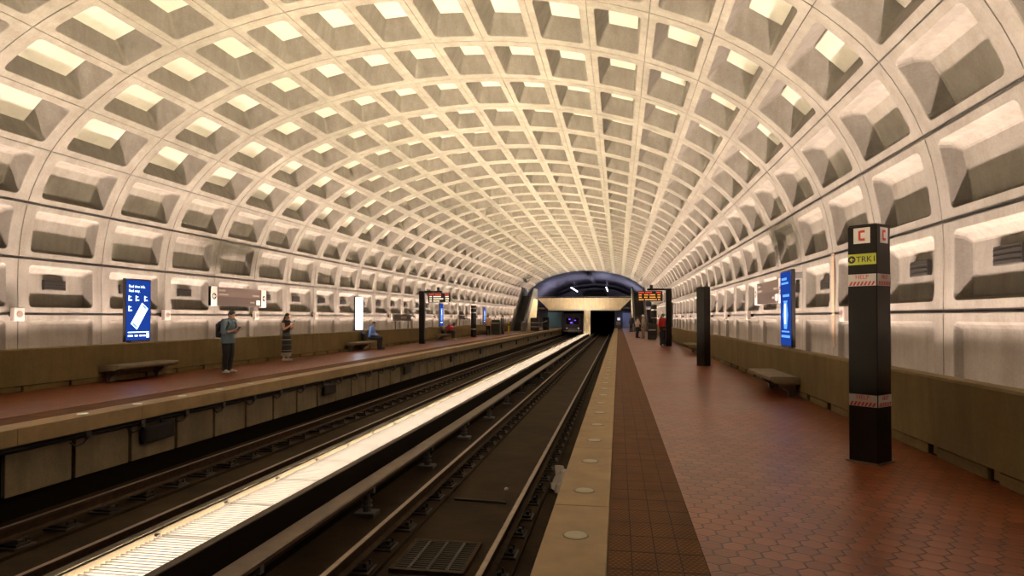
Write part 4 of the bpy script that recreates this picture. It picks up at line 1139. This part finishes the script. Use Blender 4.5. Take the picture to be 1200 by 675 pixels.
D_ = person((-11.70, 43.0, 0), -PI / 2, 'seated person in a red shirt bending forward on the left bench', sit(.55, head=(0, .50, 1.03), elr=(.22, .33, .74), ell=(-.22, .33, .74), wrr=(.09, .50, .62), wrl=(-.09, .50, .62), har=(.03, .56, .57), hal=(-.03, .56, .57)), SKIN[2],
    {'shirt': (cloth_mat('red_shirt', (.42, .025, .035)), {'hem': .02, 'sleeve': .6, 'g': .025}), 'trousers': (dk, {'g': .02}), 'shoe': (SHOEW,)}, .012, 'short', nod=.6, build=1.12)
b = MB(); b.ball((0, 0, .19), (.17, .22, .20), 3); b.box((0, 0, .16), (.28, .36, .30), bev=.06)
o = link('backpack', remesh(b, .012, 3), M['black'], None, True, (-11.78, 42.4, .415)); tag(o, 'black bag on the bench behind the person in the red shirt', 'bag')
b = MB(); b.tube([(0, -.06, .36), (0, -.04, .43), (0, .04, .43), (0, .06, .36)], .014); b.build('handle', M['black'], o)
E_ = person((-10.95, 53.6, 0), .3, 'standing person in a pale top and black trousers left of the far dark bin', stand(), SKIN[1],
    {'shirt': (cloth_mat('pale_orange_top', (.50, .30, .20)), {'hem': .10, 'sleeve': .55, 'g': .018}), 'trousers': (dk, {'g': .018}), 'shoe': (SHOED,)}, .013, 'short')
F_ = person((-10.45, 57.6, 0), 1.2, 'standing person in dark clothes between the far bin and the yellow bollard', stand(knr=(.10, .06, .50), anr=(.12, .12, .085), toer=(.13, .28, .028), anl=(-.11, -.20, .09), toel=(-.12, -.04, .028)), SKIN[1],
    {'coat': (cloth_mat('dark_coat', (.03, .018, .022)), {'hem': .28, 'sleeve': .95, 'g': .022}), 'trousers': (dk, {'g': .018}), 'shoe': (SHOED,)}, .013, 'short', build=1.05)
G_ = person((2.42, 35.75, 0), PI + .5, 'person in a red top and dark trousers behind the right departure board pylon', stand(anr=(.14, .10, .085), toer=(.16, .26, .028)), SKIN[1],
    {'shirt': (cloth_mat('bright_red_top', (.55, .03, .03)), {'hem': .06, 'sleeve': .55, 'g': .02}), 'trousers': (dk, {'g': .035, 'r': (.10, .085, .08)}), 'shoe': (SHOEW,)}, .012, 'long')
G_.location.x = 2.40
H_ = person((1.40, 48.6, 0), -1.2, 'left person of the couple, in a white top and dark trousers', stand(elr=(.22, .08, 1.14), wrr=(.12, .28, 1.10), har=(.06, .34, 1.10)), SKIN[1],
    {'shirt': (cloth_mat('white_top', (.58, .44, .38)), {'hem': .06, 'sleeve': .55, 'g': .018}), 'trousers': (dk, {'g': .02}), 'shoe': (SHOED,)}, .013, 'long', scale=.95)
I_ = person((1.84, 48.9, 0), 1.4, 'right person of the couple, in long beige clothes and a pale cap', stand(), SKIN[1],
    {'coat': (cloth_mat('beige_coat', (.42, .31, .22)), {'hem': .30, 'sleeve': .95, 'g': .025}), 'trousers': (cloth_mat('beige_trousers', (.40, .30, .22)), {'g': .03, 'r': (.095, .08, .075)}), 'shoe': (SHOEW,), 'hair': cloth_mat('pale_cap', (.6, .5, .4))}, .013, 'pale')
K_ = person((1.35, 68.5, 0), 2.6, 'far person in dark clothes beyond the couple on the right platform', stand(), SKIN[1],
    {'coat': (cloth_mat('blue_black_coat', (.022, .022, .04)), {'hem': .2, 'sleeve': .95, 'g': .022}), 'trousers': (dk, {'g': .018}), 'shoe': (SHOED,)}, .015, 'short')

# ------------------------------------------------------------------ world, camera, look
w = bpy.data.worlds.new('World'); scene.world = w; w.use_nodes = True
w.node_tree.nodes['Background'].inputs[0].default_value = (1.0, .8, .6, 1); w.node_tree.nodes['Background'].inputs[1].default_value = 0.0
cam = bpy.data.cameras.new('camera'); co = bpy.data.objects.new('camera', cam); COL.objects.link(co); scene.camera = co
cam.sensor_width = 36; cam.lens = 750 / 1200 * 36; cam.clip_end = 300
pitch = math.atan(10 / 750); yaw = math.radians(9.424)
co.location = (0, 0, 1.53); co.rotation_euler = (PI / 2 + pitch, 0, yaw)
cam.shift_y = 24.5 / 1200
scene.view_settings.view_transform = 'Standard'; scene.view_settings.look = 'None'
scene.view_settings.gamma = 1.0; scene.view_settings.use_curve_mapping = False
scene.view_settings.exposure = 0.16
scene.cycles.use_denoising = True
scene.cycles.max_bounces = 8; scene.cycles.diffuse_bounces = 5; scene.cycles.glossy_bounces = 3
scene.cycles.sample_clamp_indirect = 6.0
